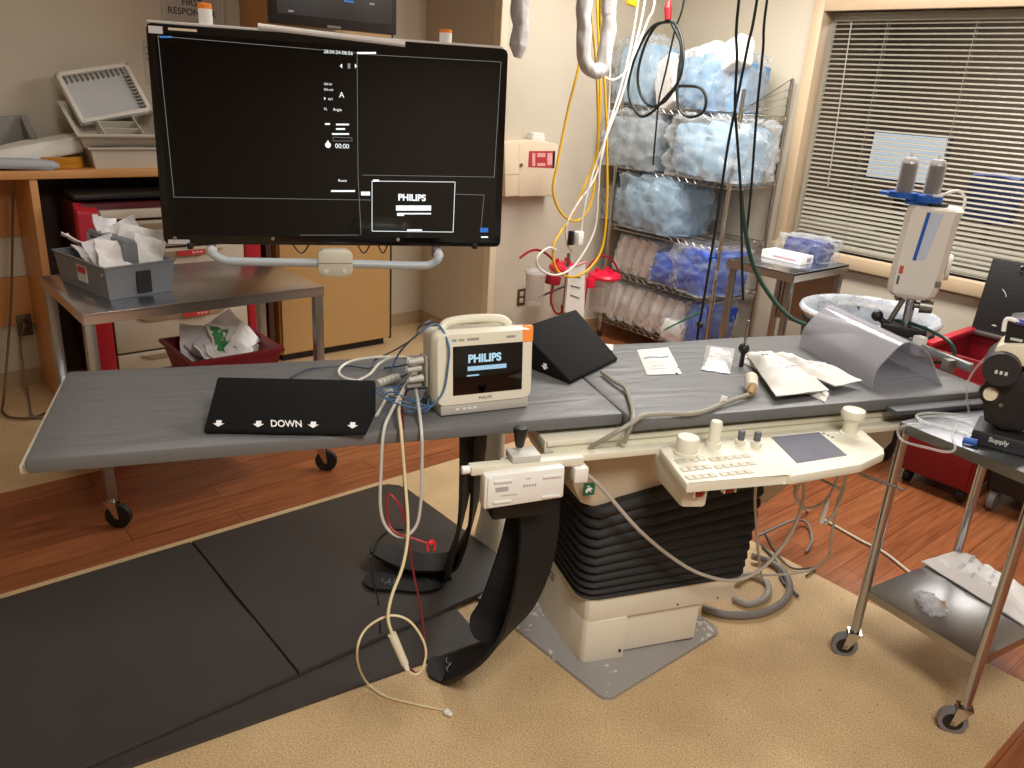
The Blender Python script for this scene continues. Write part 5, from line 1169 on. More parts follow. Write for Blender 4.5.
for zz_ in (.05, .10, .15): cyl(b, (RX0+.03, RY0, SH[0]+zz_*.3), (RX1, RY0, SH[0]+zz_+.02), .003, seg=6)
cyl(b, (RX1, RY0, SH[0]), (RX1, RY0, SH[0]+.23), .004, seg=6); cyl(b, (RX0+.02, RY0, SH[0]+.02), (RX1, RY0, SH[0]+.23), .004, seg=6)
part('side_ledge', b, wire, rk)

bagclear = clear('bag_film', (222, 226, 228), .20, .10, .42, 1.0, 9)
bagblue = clear('bag_film_blue', (184, 206, 220), .30, .10, .42, 1.0, 8)
blue_pale = mat('pale_blue_cloth', (158, 194, 220), .7, var=.1, vscale=9, bump=.4, bscale=14)
blue_mid = mat('mid_blue_cloth', (120, 168, 208), .7, var=.12, vscale=9, bump=.4, bscale=14)
grey_blue = mat('grey_blue_cloth', (156, 172, 182), .7, var=.1, vscale=8, bump=.4, bscale=14)
royal = mat('royal_blue_cloth', (20, 80, 190), .6, var=.15, vscale=9, bump=.5, bscale=16)
pinkw = mat('packed_pinkish_white', (228, 218, 210), .55, var=.06, bump=.3, bscale=20)
def bag(label, c, s, film, cont, group, seed, rot=0.0, amp=.10, inner=.88, tilt=0.0):
    t = thing('supply_bag', label, 'bag', c, rot, group)
    R_ = R3(tilt, 0, rot); cc_ = V(c)+V((0, 0, s[2]/2*.87))
    part('film', blob(B(), cc_, s, seed, amp*1.1, 3.6, .60, 20, R_, 1.1), film, t, smooth=70)
    lay = 2 if s[1] > .3 else 1                                # folded goods inside the film
    for k in range(lay):
        ww = s[1]*inner/lay
        part('contents', blob(B(), cc_+(R_ @ V((.0, (k-(lay-1)/2)*ww, -s[2]*.02))), (s[0]*inner*(1-.06*k), ww*.98, s[2]*inner*(1-.08*k)), seed+50+k*3, amp*.6, 1.8, .70, 10, R_ @ R3(.16-.1*k, .05, .12*(k-.5)), .5, False), cont, t, smooth=60)
    return t
bagthin = clear('bag_film_thin', (226, 232, 238), .10, .08, .34, 1.0, 8)
g1, g2, g3, g4, g5 = ['bags on the %s shelf of the wire rack' % w for w in ('top', 'second', 'third', 'fourth', 'bottom')]
xm = RX0+.20
def rp(x, y, z, X=None):   # a spot on a shelf, seen at this column of the photo
    q = px(x, y, (X or RX0)); return V(((X or RX0)+.0, q.y, z+.006))
def seat(xpix, z, X): q = px(xpix, 150, X); return V((X, q.y, z+.006))
bag('large pale blue bag at the left end of the top rack shelf', seat(639, SH[0], 4.50), (.38, .32, .46), bagclear, blue_pale, g1, 1, .1)
bag('blue gown bag leaning right of centre on the top rack shelf', seat(704, SH[0], 4.50), (.38, .36, .38), bagclear, blue_mid, g1, 2, -.1)
bag('small blue bag at the right end of the top rack shelf', seat(734, SH[0], 4.58), (.34, .20, .36), bagclear, blue_mid, g1, 3, .2)
def wpack(label, c, s, rot, seed, mk=None):
    t = thing('wrapped_pack', label, 'pack', c, 0, 'white packs on the top rack shelf')
    M = Matrix.Translation(V(c)) @ Euler(rot).to_matrix().to_4x4(); b = B(); box(b, (0, 0, 0), s, None, min(s)*.16, 3); bmesh.ops.subdivide_edges(b, edges=[e for e in b.edges if e.calc_length() > .08], cuts=6, use_grid_fill=True)
    for v in b.verts: v.co += V((1, 1, 1))*noise.fractal(v.co*14+V((seed, 0, 0)), 1, 2, 3)*.006
    b.transform(M); part('wrap', b, packm, t)
    if mk: 
        b = B(); box(b, (s[0]*.28, 0, 0), (.014, s[1]*1.06, s[2]*1.06), None, min(s)*.15); b.transform(M); part('print_band', b, mk, t)
    return t
pink_p = mat('print_pink', (220, 90, 120), .5)
wpack('upright white pack with grey print, left of centre on the top shelf', seat(660, 1.80, 4.40), (.20, .07, .34), (.1, .5, 1.3), 1, pale_print)
wpack('white pack with a pink band lying on top of the blue gown bag', seat(716, 1.965, 4.44), (.32, .12, .18), (.2, .35, 1.35), 2, pink_p)
wpack('plain white pack lying across the middle bags at the top', seat(690, 1.96, 4.55), (.30, .1, .16), (0, .3, 1.6), 3)
bag('wide clear bag of grey drapes at the left of the second rack shelf', seat(648, SH[1], 4.49), (.44, .47, .40), bagclear, grey_blue, g2, 4, .05, .13)
bag('wide clear bag of pale drapes at the right of the second rack shelf', seat(720, SH[1], 4.49), (.44, .56, .40), bagclear, blue_pale, g2, 5, .0, .13)
bag('glossy pale blue bag in the middle of the third rack shelf', seat(672, SH[2], 4.48), (.46, .54, .39), bagblue, blue_pale, g3, 6, -.05, .10)
bag('grey blue bag at the far left of the third rack shelf', seat(634, SH[2], 4.56), (.34, .26, .28), bagclear, grey_blue, g3, 7, .1)
for k in range(4):
    y = RY1-.10-k*.085; t = bag(['clear pack standing leftmost on the fourth rack shelf', 'clear pack second from the left on the fourth rack shelf', 'clear pack third from the left on the fourth rack shelf', 'clear pack leaning against the small blue bag on the fourth shelf'][k], V((4.52, y, SH[3]+.006)), (.38, .10, .30), bagclear, pinkw, g4, 20+k, .12, .05, .9, .18)
bag('small royal blue bag in the middle of the fourth rack shelf', V((4.46, 3.44, SH[3]+.006)), (.32, .27, .23), bagthin, royal, g4, 8, .3, .12)
bag('large royal blue bag at the right of the fourth rack shelf', V((4.48, 3.17, SH[3]+.006)), (.44, .34, .33), bagthin, royal, g4, 9, -.2, .12)
for k in range(7):
    y = RY1-.08-k*.095
    bag('clear pack %s on the bottom rack shelf' % ['furthest left', 'second from the left', 'third from the left', 'fourth from the left', 'fifth from the left', 'sixth from the left', 'seventh from the left, above the lettered one'][k], V((4.52+.012*(k % 2), y, SH[4]+.006)), (.38, .105, .31), bagclear, pinkw, g5, 30+k, .15, .05, .9, .22)
lp_ = bag('white bag with black and green lettering low on the rack, beside the blue bag', V((4.40, 3.30, SH[4]+.006)), (.26, .20, .16), bagclear, packm, g5, 41, .3, .06)
part('green_stripe', tube(B(), [px(664, 330, 4.27), px(680, 322, 4.26), px(700, 312, 4.26)], .006, 6), green_p, lp_)
for k in range(4): part('lettering', tube(B(), [px(682+k*4.5, 334-k*2.6, 4.262), px(684+k*4.5, 329-k*2.6, 4.262), px(686+k*4.5, 332-k*2.6, 4.262)], .003, 5), grey_ink, lp_)
bag('royal blue bag low at the right of the rack beside the side table', V((4.50, 3.13, SH[4]+.006)), (.40, .18, .33), bagthin, royal, g5, 42, 0, .10)

# ================================================================== SIDE TABLE, BIN, RIGHT CARTS
sd = thing('side_table', 'small stainless table under the window beside the wire rack', 'table', (4.28, 2.5, 0))
tb = bx(3.99, 4.58, 2.28, 2.72, .855, .87, .003); bx(3.99, 3.995, 2.28, 2.72, .82, .869, 0, tb); bx(4.575, 4.58, 2.28, 2.72, .82, .869, 0, tb); bx(3.99, 4.58, 2.28, 2.285, .82, .869, 0, tb); bx(3.99, 4.58, 2.715, 2.72, .82, .869, 0, tb)
part('table_top', tb, steel, sd)
for x in (4.02, 4.55):
    for y in (2.31, 2.69): part('leg', bx(x-.017, x+.017, y-.017, y+.017, 0, .854, .003), MATS['leg_steel'], sd)
part('back_panel', bx(4.56, 4.566, 2.33, 2.67, .45, .82), mat('panel_steel', (150, 138, 124), .4, .8), sd)
gb = thing('glove_box', 'white printed carton on the side table in front of the blue pack', 'box', (4.31, 2.52, .871), 0)
part('carton', bx(4.24, 4.37, 2.395, 2.66, .871, .918, .003), white, gb)
part('carton_print', bx(4.2395, 4.2402, 2.43, 2.58, .887, .897), mat('print_rose', (206, 150, 160), .6), gb); part('carton_mark', bx(4.30, 4.345, 2.3945, 2.3952, .88, .905), mat('print_grey_violet', (150, 140, 160), .6), gb)
bag('blue pack in crinkled clear wrap on the side table behind the white carton', V((4.475, 2.50, .871)), (.18, .32, .14), bagthin, mat('navy_pack', (14, 32, 112), .5), None, 61, .0, .14, .8)
single('plastic_jug', lathe(B(), [(.10, 0), (.12, .03), (.125, .12), (.09, .18), (.04, .21), (.04, .24), (0, .24)], (3.78, 2.22, 0), 22), clear('jug_plastic', (150, 150, 156), .3, .08, .5), 'clear plastic jug on the floor beside the dark waste bin', 'jug')
bn = thing('waste_bin', 'dark round waste bin with pale rim under the window', 'bin', (4.08, 1.87, 0))
part('bin_body', lathe(B(), [(.25, 0), (.27, .02), (.325, .70), (.318, .70), (.265, .03), (0, .03)], (4.08, 1.87, 0), 36), mat('bin_grey', (58, 58, 60), .5), bn)
part('bin_rim', lathe(B(), [(.327, .722), (.343, .724), (.349, .738), (.344, .753), (.333, .756), (.325, .750), (.323, .722), (.327, .722)], (4.08, 1.87, 0), 40, None, False), mat('rim_pale', (212, 208, 200), .35), bn)
b = B()
def liner(a, t):
    ang = a*2*PI; k = noise.noise(V((math.cos(ang)*4, math.sin(ang)*4, t*3)))*.03+.012*math.sin(ang*17+t*2)
    if t < .18: r, z = .349-.008*t/.18, .742+t/.18*.016
    elif t < .25: r, z = .330, .760
    else: q = (t-.25)/.75; r, z = (.312-k*.6-.05*q)*(1 if q < .7 else math.sqrt(max(0, 1-((q-.7)/.3)**2))), .755-.40*min(1, q*1.25)
    return V((4.08+r*math.cos(ang), 1.87+r*math.sin(ang), z))
part('bin_liner', grid_sheet(b, liner, 72, 14), clear('liner_film', (204, 211, 220), .58, .14, .36, .9, 10), bn, smooth=60)

# red bin cart with its black lid propped open
rd = thing('lidded_cart', 'red cart with its black lid propped open at the right edge', 'cart', (4.13, 1.30, 0))
x0, x1, y0, y1, zt = 3.88, 4.38, 1.13, 1.475, .70
cbx = B(); bx(x0, x0+.02, y0, y1, .075, zt, .004, cbx); bx(x1-.02, x1, y0, y1, .075, zt, .004, cbx); bx(x0+.02, x1-.02, y0, y0+.02, .075, zt, .003, cbx); bx(x0+.02, x1-.02, y1-.02, y1, .075, zt, .003, cbx); bx(x0+.02, x1-.02, y0+.02, y1-.02, .075, .5, 0, cbx)
part('cart_box', cbx, dred, rd)
part('red_rim', bx(x0-.012, x1, y1-.03, y1+.012, zt, zt+.03, .006), red, rd)
part('drawer_front', bx(x0-.012, x0-.001, y0+.015, y1-.015, .09, .36, .004), dred, rd); part('drawer_front', bx(x0-.012, x0-.001, y0+.015, y1-.015, .375, .60, .004), dred, rd)
lc = [px(965, 334, 4.36), px(987, 264, 4.40)]
ML2 = frame((4.36, y1-.005, zt+.012), (0, -1, 0), (.04, 0, .36))
lb2 = part('lid', fbox(B(), ML2, 0, .40, 0, .375, -.02, 0, .005), mat('lid_black', (30, 30, 31), .5, bump=.15, bscale=60), rd)
part('lid_hinge', fbox(B(), ML2, 0, .38, -.012, .012, -.004, .02, .003), galv, rd)
b = B(); tube(b, [ML2 @ V((.145+.014*math.cos(a), .345+.014*math.sin(a), .006)) for a in [k*PI/5 for k in range(9)]], .0035, 6); part('lid_ring', b, chrome, lb2)
part('lid_scratch', tube(B(), [ML2 @ V((.085, .235, .0006)), ML2 @ V((.105, .215, .0006)), ML2 @ V((.112, .20, .0006))], .002, 5), mat('pale_ink', (190, 196, 190), .5), lb2)
b = B(); sph(b, ML2 @ V((.10, .05, .001)), .014, (.3, 1, .45)); part('lid_latch', b, galv, lb2)
for (xx, yy) in ((3.93, 1.43), (3.93, 1.17), (4.33, 1.43), (4.33, 1.17)): part('caster', cyl(B(), (xx, yy-.014, .036), (xx, yy+.014, .036), .036, seg=18), black, rd); 
bc = thing('equipment_cart', 'low black equipment cart standing right of the red cart', 'cart', (4.2, .80, 0))
part('cart_base', bx(3.94, 4.45, .50, 1.09, .10, .22, .02), black, bc); part('cart_column', bx(4.05, 4.35, .62, 1.0, .22, .74, .015), mat('satin_dark', (34, 34, 36), .5), bc)
part('front_step', bx(3.92, 4.06, .55, 1.05, .22, .36, .02), black, bc)
for (xx, yy) in ((3.98, 1.05), (3.98, .55), (4.4, 1.05), (4.4, .55)): part('caster', cyl(B(), (xx, yy-.014, .05), (xx, yy+.014, .05), .05, seg=18), MATS['grey_tyre'], bc)

# ------------------------------------------------------------------ end rail with clamps at the right end of the table
er = thing('end_rail', 'grey accessory rail with pale clamps across the right end of the table', 'rail', tp(2.39, 2.1, .86), TA)
part('rail_bar', tbox(2.372, 2.392, 1.95, 2.44, .912, .942, .003), mat('rail_grey', (150, 152, 152), .35, .7), er)
for w in (2.02, 2.36): part('rail_bracket', tbox(2.337, 2.372, w-.015, w+.015, .868, .938, .002), galv, er)
for w in (2.31, 2.19):
    c_ = part('rail_clamp', tbox(2.366, 2.40, w-.020, w+.020, .896, .968, .005), white, er)
    b = B(); cyl(b, tp(2.40, w, .945), tp(2.408, w, .945), .008, seg=10); part('clamp_screw', b, galv, c_)
b = B(); cyl(b, tp(2.392, 1.975, .927), tp(2.41, 1.975, .927), .010, seg=12); part('end_screw', b, galv, er)
green_h = mat('hose_green', (26, 66, 52), .4)
cable('green_hose', 'dark green hose looped over the end rail clamps', [tp(2.41, 2.40, .965), tp(2.42, 2.33, .985), tp(2.43, 2.22, .985), tp(2.44, 2.12, .97), tp(2.44, 2.08, .93), tp(2.42, 2.11, .89), tp(2.41, 2.2, .88), tp(2.41, 2.28, .888)], .007, green_h, 'green hoses')
# contrast injector
inj = thing('contrast_injector', 'cream injector head with blue collar and two clear syringes on a steel post', 'injector', (3.11, 1.25, .92), 0)
MJ = frame((3.097, 1.270, .012), (.38, -.925, 0), (0, 0, 1))
icream = mat('injector_cream', (228, 224, 212), .35)
def jr(w0, w1, d0, d1, z): 
    return [MJ @ V((x, z, y)) for x, y in ((w0+.02, d0), (w1-.02, d0), (w1, d0+.02), (w1, d1-.02), (w1-.02, d1), (w0+.02, d1), (w0, d1-.02), (w0, d0+.02))]
part('injector_body', loft(B(), [jr(-.045, .030, -.035, .035, 1.070), jr(-.072, .056, -.055, .055, 1.077), jr(-.088, .070, -.066, .066, 1.092), jr(-.094, .078, -.07, .07, 1.115), jr(-.094, .084, -.07, .07, 1.2), jr(-.088, .090, -.07, .07, 1.38), jr(-.083, .098, -.068, .068, 1.405), jr(-.075, .088, -.06, .06, 1.413)]), icream, inj, smooth=25)
part('blue_stripe', hull8(B(), [MJ @ V(p) for p in ((-.030, 1.22, .070), (-.018, 1.22, .070), (-.018, 1.22, .0715), (-.030, 1.22, .0715))], [MJ @ V(p) for p in ((-.018, 1.395, .069), (-.006, 1.395, .069), (-.006, 1.395, .0715), (-.018, 1.395, .0715))]), mat('stripe_blue', (30, 90, 180), .4), inj)
part('pale_label', hull8(B(), [MJ @ V(p) for p in ((-.016, 1.22, .070), (.012, 1.225, .070), (.012, 1.225, .0712), (-.016, 1.22, .0712))], [MJ @ V(p) for p in ((-.004, 1.395, .069), (.036, 1.395, .069), (.036, 1.395, .0712), (-.004, 1.395, .0712))]), mat('label_pale_blue', (196, 208, 222), .4), inj)
part('red_mark', fbox(B(), MJ, -.066, -.052, 1.165, 1.195, .069, .0712), mat('mark_red', (200, 80, 70), .5), inj); part('black_mark', fbox(B(), MJ, -.066, -.058, 1.125, 1.158, .069, .0712), grey_ink, inj)
part('side_port', fbox(B(), MJ, .062, .082, 1.135, 1.155, .060, .0715, .003), mat('port_grey', (120, 112, 108), .5), inj)
gk = B(); cyl(gk, MJ @ V((.086, 1.20, 0)), MJ @ V((.10, 1.20, 0)), .05, .046, 24); part('side_dial', gk, icream, inj)
bl_ = mat('injector_blue', (24, 88, 176), .35)
b = B(); cyl(b, MJ @ V((-.11, 1.432, .02)), MJ @ V((-.11, 1.452, .02)), .052, seg=24); fbox(b, MJ, -.19, -.10, 1.437, 1.449, .0, .04, .004); part('blue_collar', b, bl_, inj)
b = B(); cyl(b, MJ @ V((-.03, 1.425, .01)), MJ @ V((-.03, 1.447, .01)), .052, seg=24); fbox(b, MJ, -.10, .015, 1.412, 1.432, -.03, .04, .005); part('blue_collar', b, bl_, inj)
b = B(); cyl(b, MJ @ V((0, 1.40, 0)), MJ @ V((0, 1.425, 0)), .045, seg=20); part('collar_seat', b, black, inj)
syr = clear('syringe_clear', (216, 212, 210), .22, .06, .6)
for k, (x, h, z) in enumerate(((-.11, .125, .02), (-.02, .125, .01))):
    s_ = part('syringe_barrel', lathe(B(), [(.030, 0), (.030, h*.85), (.024, h*.95), (.008, h), (.006, h+.012), (0, h+.012)], MJ @ V((x, 1.453, z)), 22), syr, inj)
    part('plunger', lathe(B(), [(.026, .002), (.026, h*.8), (.018, h*.86), (0, h*.9)], MJ @ V((x, 1.453, z)), 20), mat('plunger_grey', (74, 68, 66), .45), s_)
part('syringe_tube', tube(B(), [MJ @ V((-.02, 1.46, .02)), MJ @ V((.0, 1.45, .04)), MJ @ V((.06, 1.475, .02)), MJ @ V((.09, 1.45, 0)), MJ @ V((.094, 1.41, 0))], .005, 8), white, inj)
pp = MJ @ V((-.002, 0, 0))
part('post', cyl(B(), (pp.x, pp.y, .964), (pp.x, pp.y, 1.075), .017, seg=16), pol, inj)
b = B(); cyl(b, MJ @ V((.03, 1.045, .0)), MJ @ V((.075, 1.045, .0)), .028, .024, 18); cyl(b, MJ @ V((-.0, 1.045, 0)), MJ @ V((.03, 1.045, 0)), .012, seg=12); part('tilt_knob', b, galv, inj)
part('clamp_block', fbox(B(), MJ, -.085, .075, .93, .965, -.03, .055, .004), black, inj)
b = B(); cyl(b, MJ @ V((-.105, .985, .03)), MJ @ V((-.06, .955, .03)), .012, seg=12); sph(b, MJ @ V((-.105, .987, .03)), .022); part('clamp_handle', b, black, inj)
b = B(); cyl(b, MJ @ V((-.06, .965, .0)), MJ @ V((-.03, 1.06, .0)), .010, seg=12); sph(b, MJ @ V((-.05, 1.065, 0)), .014); part('support_rod', b, galv, inj)
part('clamp_bracket', tube(B(), [MJ @ V((0, .935, 0)), tp(2.40, 2.27, .927)], .014, 8, smooth=False), galv, inj)

# ================================================================== HOSES AND SLEEVES FROM THE CEILING
YH = 3.5
def up(p): return V((p.x, p.y, CEIL-.004))
def hp(x, y, Y=YH): return py(x, y, Y)
yel = mat('hose_yellow', (222, 176, 22), .4); whh = mat('hose_white', (216, 212, 204), .35)
GY, GW = 'yellow hoses from the ceiling', 'white hoses from the ceiling'
def drop(name, lab, pts, r, mt, g, cat='hose'): return single(name, tube(B(), [up(pts[0])]+pts, r, 10), mt, lab, cat, g)
drop('gas_hose', 'yellow hose falling straight through the pale sleeve and curling up at its foot', [hp(591, 0), hp(595, 50), hp(597, 85), hp(598, 130), hp(596, 170), hp(590, 205), hp(577, 221), hp(562, 214), hp(553, 192), hp(557, 165), hp(568, 110), hp(578, 69), hp(583, 40, 3.52), hp(585, 0, 3.54)], .0075, yel, GY)
drop('gas_hose', 'yellow hose hanging in the lowest wide loop around the canisters', [hp(600, 0, 3.44), hp(603, 60, 3.44), hp(606, 112, 3.44), hp(607, 160, 3.44), hp(607, 200, 3.44), hp(603, 245, 3.44), hp(590, 268, 3.44), hp(572, 277, 3.44), hp(557, 270, 3.44), hp(553, 248, 3.46), hp(562, 230, 3.48), hp(572, 215, 3.52), hp(585, 185, 3.54), hp(597, 150, 3.56), hp(600, 90, 3.56), hp(597, 0, 3.56)], .0075, yel, GY)
drop('gas_hose', 'white hose hanging in a big loop left of the canisters', [hp(638, 0, 3.40), hp(631, 45, 3.40), hp(620, 90, 3.40), hp(606, 135, 3.40), hp(600, 165, 3.40), hp(598, 195, 3.40), hp(594, 232, 3.40), hp(575, 265, 3.40), hp(557, 275, 3.40), hp(541, 270, 3.40), hp(537, 258, 3.40), hp(548, 248, 3.42), hp(556, 250, 3.44)], .0066, whh, GW)
drop('gas_hose', 'white hose ending in the pale connector above the red canister lids', [hp(645, 0, 3.43), hp(634, 50, 3.43), hp(622, 95, 3.43), hp(607, 135, 3.43), hp(594, 170, 3.43), hp(587, 195, 3.43), hp(583, 215, 3.43), hp(581, 232, 3.43)], .0066, whh, GW)
drop('gas_hose', 'white hose curving from the foot of the pale sleeve up to the ceiling', [hp(655, 0, 3.47), hp(648, 20, 3.47), hp(636, 50, 3.47), hp(625, 72, 3.47), hp(613, 80, 3.47), hp(604, 77, 3.47)], .0066, whh, GW)
drop('gas_hose', 'thin white hose bending into the black connector above the canisters', [hp(612, 0, 3.5), hp(608, 120, 3.5), hp(596, 175, 3.48), hp(578, 203, 3.46), hp(567, 224, 3.46), hp(567, 243, 3.46), hp(572, 252, 3.46)], .006, whh, GW)
cn = thing('hose_connector', 'white and black hose connector hanging at the end of a white hose', 'connector', hp(578, 245, 3.43), 0)
c = hp(578, 238, 3.43); part('white_block', box(B(), c, (.055, .05, .08), R3(0, 0, .2), .006), white, cn); part('black_block', box(B(), hp(571, 238, 3.44), (.03, .03, .085), R3(0, 0, .2), .005), black, cn)
yc = single('hose_clip', box(B(), hp(632, 2, 3.40), (.07, .03, .04), R3(0, .15, 0), .006), yel, 'yellow clip on the white hoses at the top of the photo', 'clip')
slv = mat('sleeve_film', (186, 183, 181), .3, bump=.4, bscale=30)
def sleeve(label, pts, r, seed):
    t = thing('plastic_sleeve', label, 'sleeve', pts[len(pts)//2], 0, 'plastic sleeved arms from the ceiling')
    b = B(); tube(b, pts, r, 26, 14)
    for v in b.verts:
        q = v.co*9+V((seed, 0, 0)); v.co += V((noise.noise(q), noise.noise(q+V((9, 0, 0))), noise.noise(q+V((0, 9, 0)))))*.007
        q = v.co*V((30, 30, 14)) if 0 else V((v.co.x*34, v.co.y*34, v.co.z*13+seed)); v.co += V((noise.noise(q), noise.noise(q+V((9, 0, 0))), 0))*.007
    part('sleeve_film', b, slv, t); return t
YS2 = 3.36
S0 = hp(584, 0, YS2); S1 = hp(609, 0, YS2)
sleeve('pale plastic sleeve bent in a U, right of the sharps box', [up(S0), S0, hp(584, 30, YS2), hp(584, 55, YS2), hp(588, 67, YS2), hp(596, 71, YS2), hp(603, 66, YS2), hp(606, 45, YS2), hp(609, 15, YS2), S1, up(S1)], .040, 1)
S2 = hp(520, 0, 3.3); S3 = hp(520, 52, 3.3)
sleeve('single pale plastic sleeve hanging beside the top right of the big monitor', [up(S2), S2, hp(521, 25, 3.3), hp(519, 42, 3.3), hp(517, 58, 3.3)], lambda t: .042*(1-.55*max(0, t-.8)/.2), 2)

# ------------------------------------------------------------------ black cables hanging by the rack and over the table
XC = 3.95
def xc(x, y, X=XC): return px(x, y, X)
blk = mat('cable_green_black', (16, 26, 24), .4)
cl_ = thing('coiled_cable', 'black cable coiled in loops hanging from a red clip before the rack', 'cable', xc(668, 100), 0)
b = B(); tube(b, [xc(668, 21), xc(652, 27, 3.94), xc(638, 50, 3.94), xc(629, 80, 3.94), xc(630, 100, 3.94), xc(640, 116, 3.94), xc(652, 112, 3.94), xc(665, 98, 3.93), xc(678, 82, 3.93), xc(683, 62, 3.93), xc(682, 40, 3.94), xc(676, 25, 3.95), xc(668, 22, 3.96), xc(656, 26, 3.96), xc(645, 45, 3.97), xc(638, 72, 3.97), xc(640, 93, 3.97), xc(650, 106, 3.97), xc(664, 102, 3.97), xc(676, 88, 3.96), xc(686, 86, 3.93), xc(700, 88, 3.93), xc(706, 98, 3.93), xc(703, 112, 3.93), xc(690, 117, 3.93), xc(680, 110, 3.93), xc(677, 95, 3.93), xc(679, 70, 3.95), xc(681, 45, 3.97), xc(672, 24, 3.98)], .0085, 10)
part('coil', b, blk, cl_)
b = B(); cyl(b, xc(668, 20), xc(668, 8), .018, .024, 12); cyl(b, xc(668, 8), xc(669, 0), .024, .008, 12); cyl(b, xc(669, 0), up(xc(669, 0)), .004, seg=8); part('red_clip', b, mat('clip_dark_red', (150, 24, 34), .4), cl_)
GB = 'black cables hanging from the ceiling'
drop('hanging_cable', 'black cable hanging behind the coil down to the second rack shelf', [px(684, 0, 4.05), px(675, 30, 4.05), px(666, 70, 4.10), px(659, 100, 4.15), px(656, 130, 4.2), px(653, 165, 4.24)], .006, blk, GB, 'cable')
def wc(x, y, w=2.66): return pw(x, y, w)
drop('hanging_cable', 'black cable hanging straight down toward the thin rod on the table', [wc(739, 0), wc(737, 60), wc(735, 105), wc(738, 150), wc(741, 200), wc(742, 260), wc(743, 300)], .0052, blk, GB, 'cable')
k2 = drop('hanging_cable', 'black cable crossing the others and ending left of the rack post', [wc(757, 0, 2.72), wc(748, 45, 2.72), wc(737, 100, 2.72), wc(728, 145, 2.72), wc(721, 192, 2.72), wc(712, 250, 2.72), wc(702, 310, 2.72), wc(699, 325, 2.72), wc(697, 340, 2.72)], .0052, blk, GB, 'cable')
drop('hanging_cable', 'rightmost black cable hanging from the ceiling toward the side table', [wc(767, 0, 2.80), wc(763, 50, 2.80), wc(757, 110, 2.80), wc(751, 190, 2.80), wc(746, 240, 2.80)], .005, blk, GB, 'cable')
single('cable_bead', sph(B(), wc(700, 325, 2.72), .014), black, 'black bead on the cable left of the rack post', 'bead', None)
cable('green_hose', 'dark green hose drooping from the hanging cables to the clear arch', [wc(741, 190, 2.74), wc(743, 215, 2.74), wc(750, 255, 2.70), wc(760, 280, 2.66), wc(775, 302, 2.60), wc(790, 317, 2.54), wc(806, 325, 2.48)], .0085, green_h, 'green hoses')
rod = thing('table_rod', 'thin rod with a black ball knob standing at the far side of the table', 'rod', pz(741, 366, TZ), 0)
r0 = pz(741, 366, TZ); part('rod_shaft', cyl(B(), r0, r0+V((0, 0, .16)), .0045, seg=8), galv, rod)
b = B(); sph(b, r0+V((0, 0, .062)), .019); part('ball_knob', b, black, rod)
b = B(); cyl(b, r0, r0+V((0, 0, .05)), .008, seg=10); part('lower_sleeve', b, black, rod)

# ================================================================== SUCTION CANISTERS ON THEIR STAND
YC = 3.72
def yc_(x, y, Y=YC): return py(x, y, Y)
cs = yc_(572, 290); csx = cs.x
stn = thing('canister_stand', 'thin steel stand carrying the suction canisters beside the rack', 'stand', (csx, YC+.06, 0))
part('pole', cyl(B(), (csx, YC+.06, .02), (csx, YC+.06, .72), .012, seg=12), galv, stn)
part('base', lathe(B(), [(.19, 0), (.19, .012), (.03, .035), (0, .035)], (csx, YC+.06, 0), 24), galv, stn)
part('ring_arm', tube(B(), [V((yc_(540, 285).x, YC, .47)), V((csx, YC+.06, .50)), V((yc_(604, 285).x, YC, .47))], .008, 8, smooth=False), galv, stn)
canc = clear('canister_clear', (220, 216, 212), .16, .08, .5)
redl_ = mat('canister_red', (224, 26, 62), .35)
def canister(label, x, ytop, ybot, rpx, lidm, Y=YC):
    a = yc_(x, ytop, Y); c = yc_(x, ybot, Y); h = a.z-c.z; r = abs(yc_(x+rpx, ytop, Y).x-a.x)*.76
    t = thing('suction_canister', label, 'canister', (a.x, Y, c.z), 0, 'suction canisters')
    o = V((a.x, Y, c.z)); part('cup', lathe(B(), [(r*.78, 0), (r*.82, .006), (r*.95, h*.86), (r*.9, h*.86), (r*.76, .01), (0, .01)], o, 24), canc, t)
    part('lid', lathe(B(), [(r*1.04, h*.83), (r*1.08, h*.88), (r*.98, h*.94), (r*.5, h*1.0), (0, h*1.0)], o, 24), lidm, t)
    for k in range(3):
        b = B(); q = o+V((r*.5*math.cos(k*2.1+.5), r*.5*math.sin(k*2.1+.5), h*.95)); cyl(b, q, q+V((0, 0, h*.12)), r*.14, seg=10); part('lid_port', b, lidm, t)
    return t
canister('clear suction canister with a clear lid, leftmost of the canisters', 536, 268, 304, 10, clear('lid_clear', (225, 222, 220), .35, .1, .5))
canister('suction canister with a red lid behind the paper bag', 564, 262, 306, 13, redl_, YC+.13)
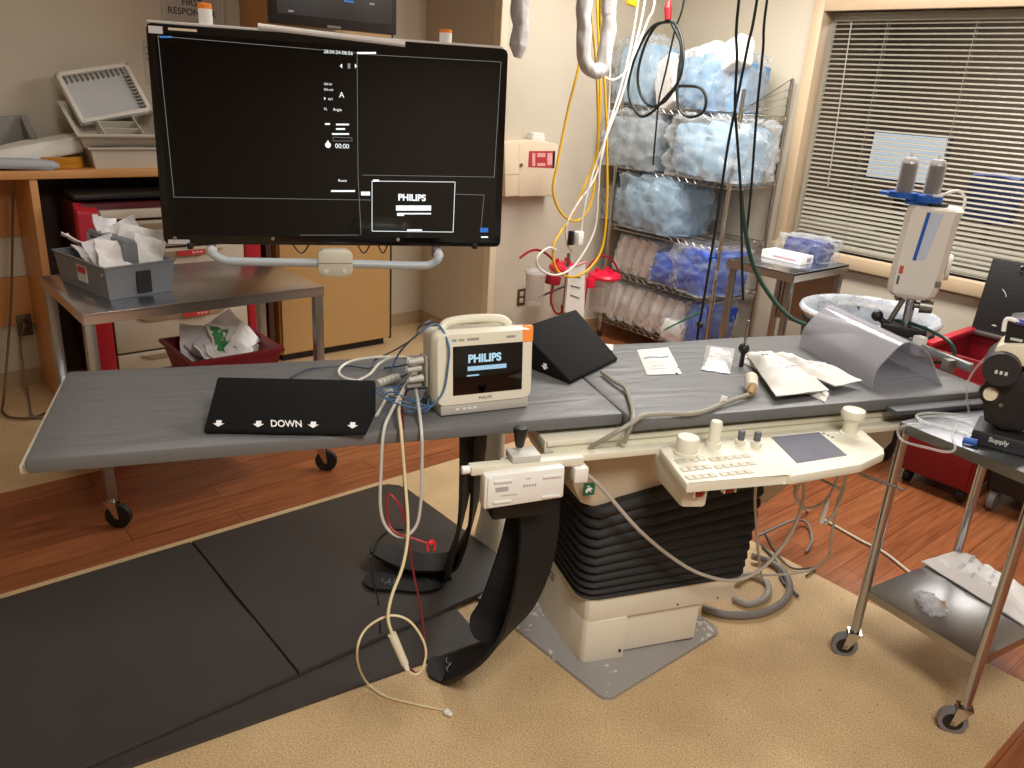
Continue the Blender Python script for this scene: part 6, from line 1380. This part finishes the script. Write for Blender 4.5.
canister('suction canister with a bright red lid at the right, beside the rack', 605, 271, 309, 14, redl_)
cable('red_tube', 'red tube arching from the wall side to the leftmost canister', [yc_(520, 258), yc_(528, 252), yc_(538, 250), yc_(548, 255), yc_(556, 264)], .008, mat('tube_red', (150, 20, 34), .4), 'red suction tubes')
cable('red_tube', 'dark red tube hanging in a hook under the middle canister', [yc_(556, 272), yc_(553, 285), yc_(551, 300), yc_(555, 312), yc_(561, 313), yc_(562, 305)], .0075, MATS['tube_red'], 'red suction tubes')
cable('red_tube', 'red tube arching over the right canister lid', [yc_(586, 272), yc_(592, 262), yc_(602, 256), yc_(612, 260), yc_(620, 274)], .0075, MATS['tube_red'], 'red suction tubes')
cable('red_tube', 'short dark red tube hanging between the paper bag and the right canister', [yc_(588, 280), yc_(586, 292), yc_(584, 309)], .0065, MATS['tube_red'], 'red suction tubes')
for (x, y, w, h, lab) in ((553, 280, .10, .06, 'dark red holder left of the paper bag'), (590, 283, .06, .07, 'dark red holder between the bag and the right canister')):
    q = yc_(x, y); single('tube_holder', box(B(), q, (w, .05, h), R3(0, .2, 0), .008), MATS['tube_red'] if x < 560 else redl_, lab, 'holder', 'dark red tube holders')
dbg = thing('record_bag', 'clear bag of white printed papers hanging among the canisters', 'bag', yc_(577, 316, YC-.08), 0)
P4 = [yc_(569, 268, YC-.08), yc_(586, 262, YC-.08), yc_(584, 317, YC-.08), yc_(565, 312, YC-.08)]
part('papers', hull8(B(), P4, [p+V((0, .015, 0)) for p in P4]), paper, dbg)
for k in range(3): 
    a = P4[0]*(1-.2-.2*k)+P4[3]*(.2+.2*k); c = P4[1]*(1-.2-.2*k)+P4[2]*(.2+.2*k); part('print_line', cyl(B(), a*.8+c*.2+V((0, -.003, 0)), a*.3+c*.7+V((0, -.003, -.02)), .003, seg=6), grey_ink, dbg)
part('red_edge', tube(B(), [P4[0], P4[1], P4[1]*.5+P4[2]*.5], .006, 6, smooth=False), mat('edge_rose', (226, 130, 140), .5), dbg)
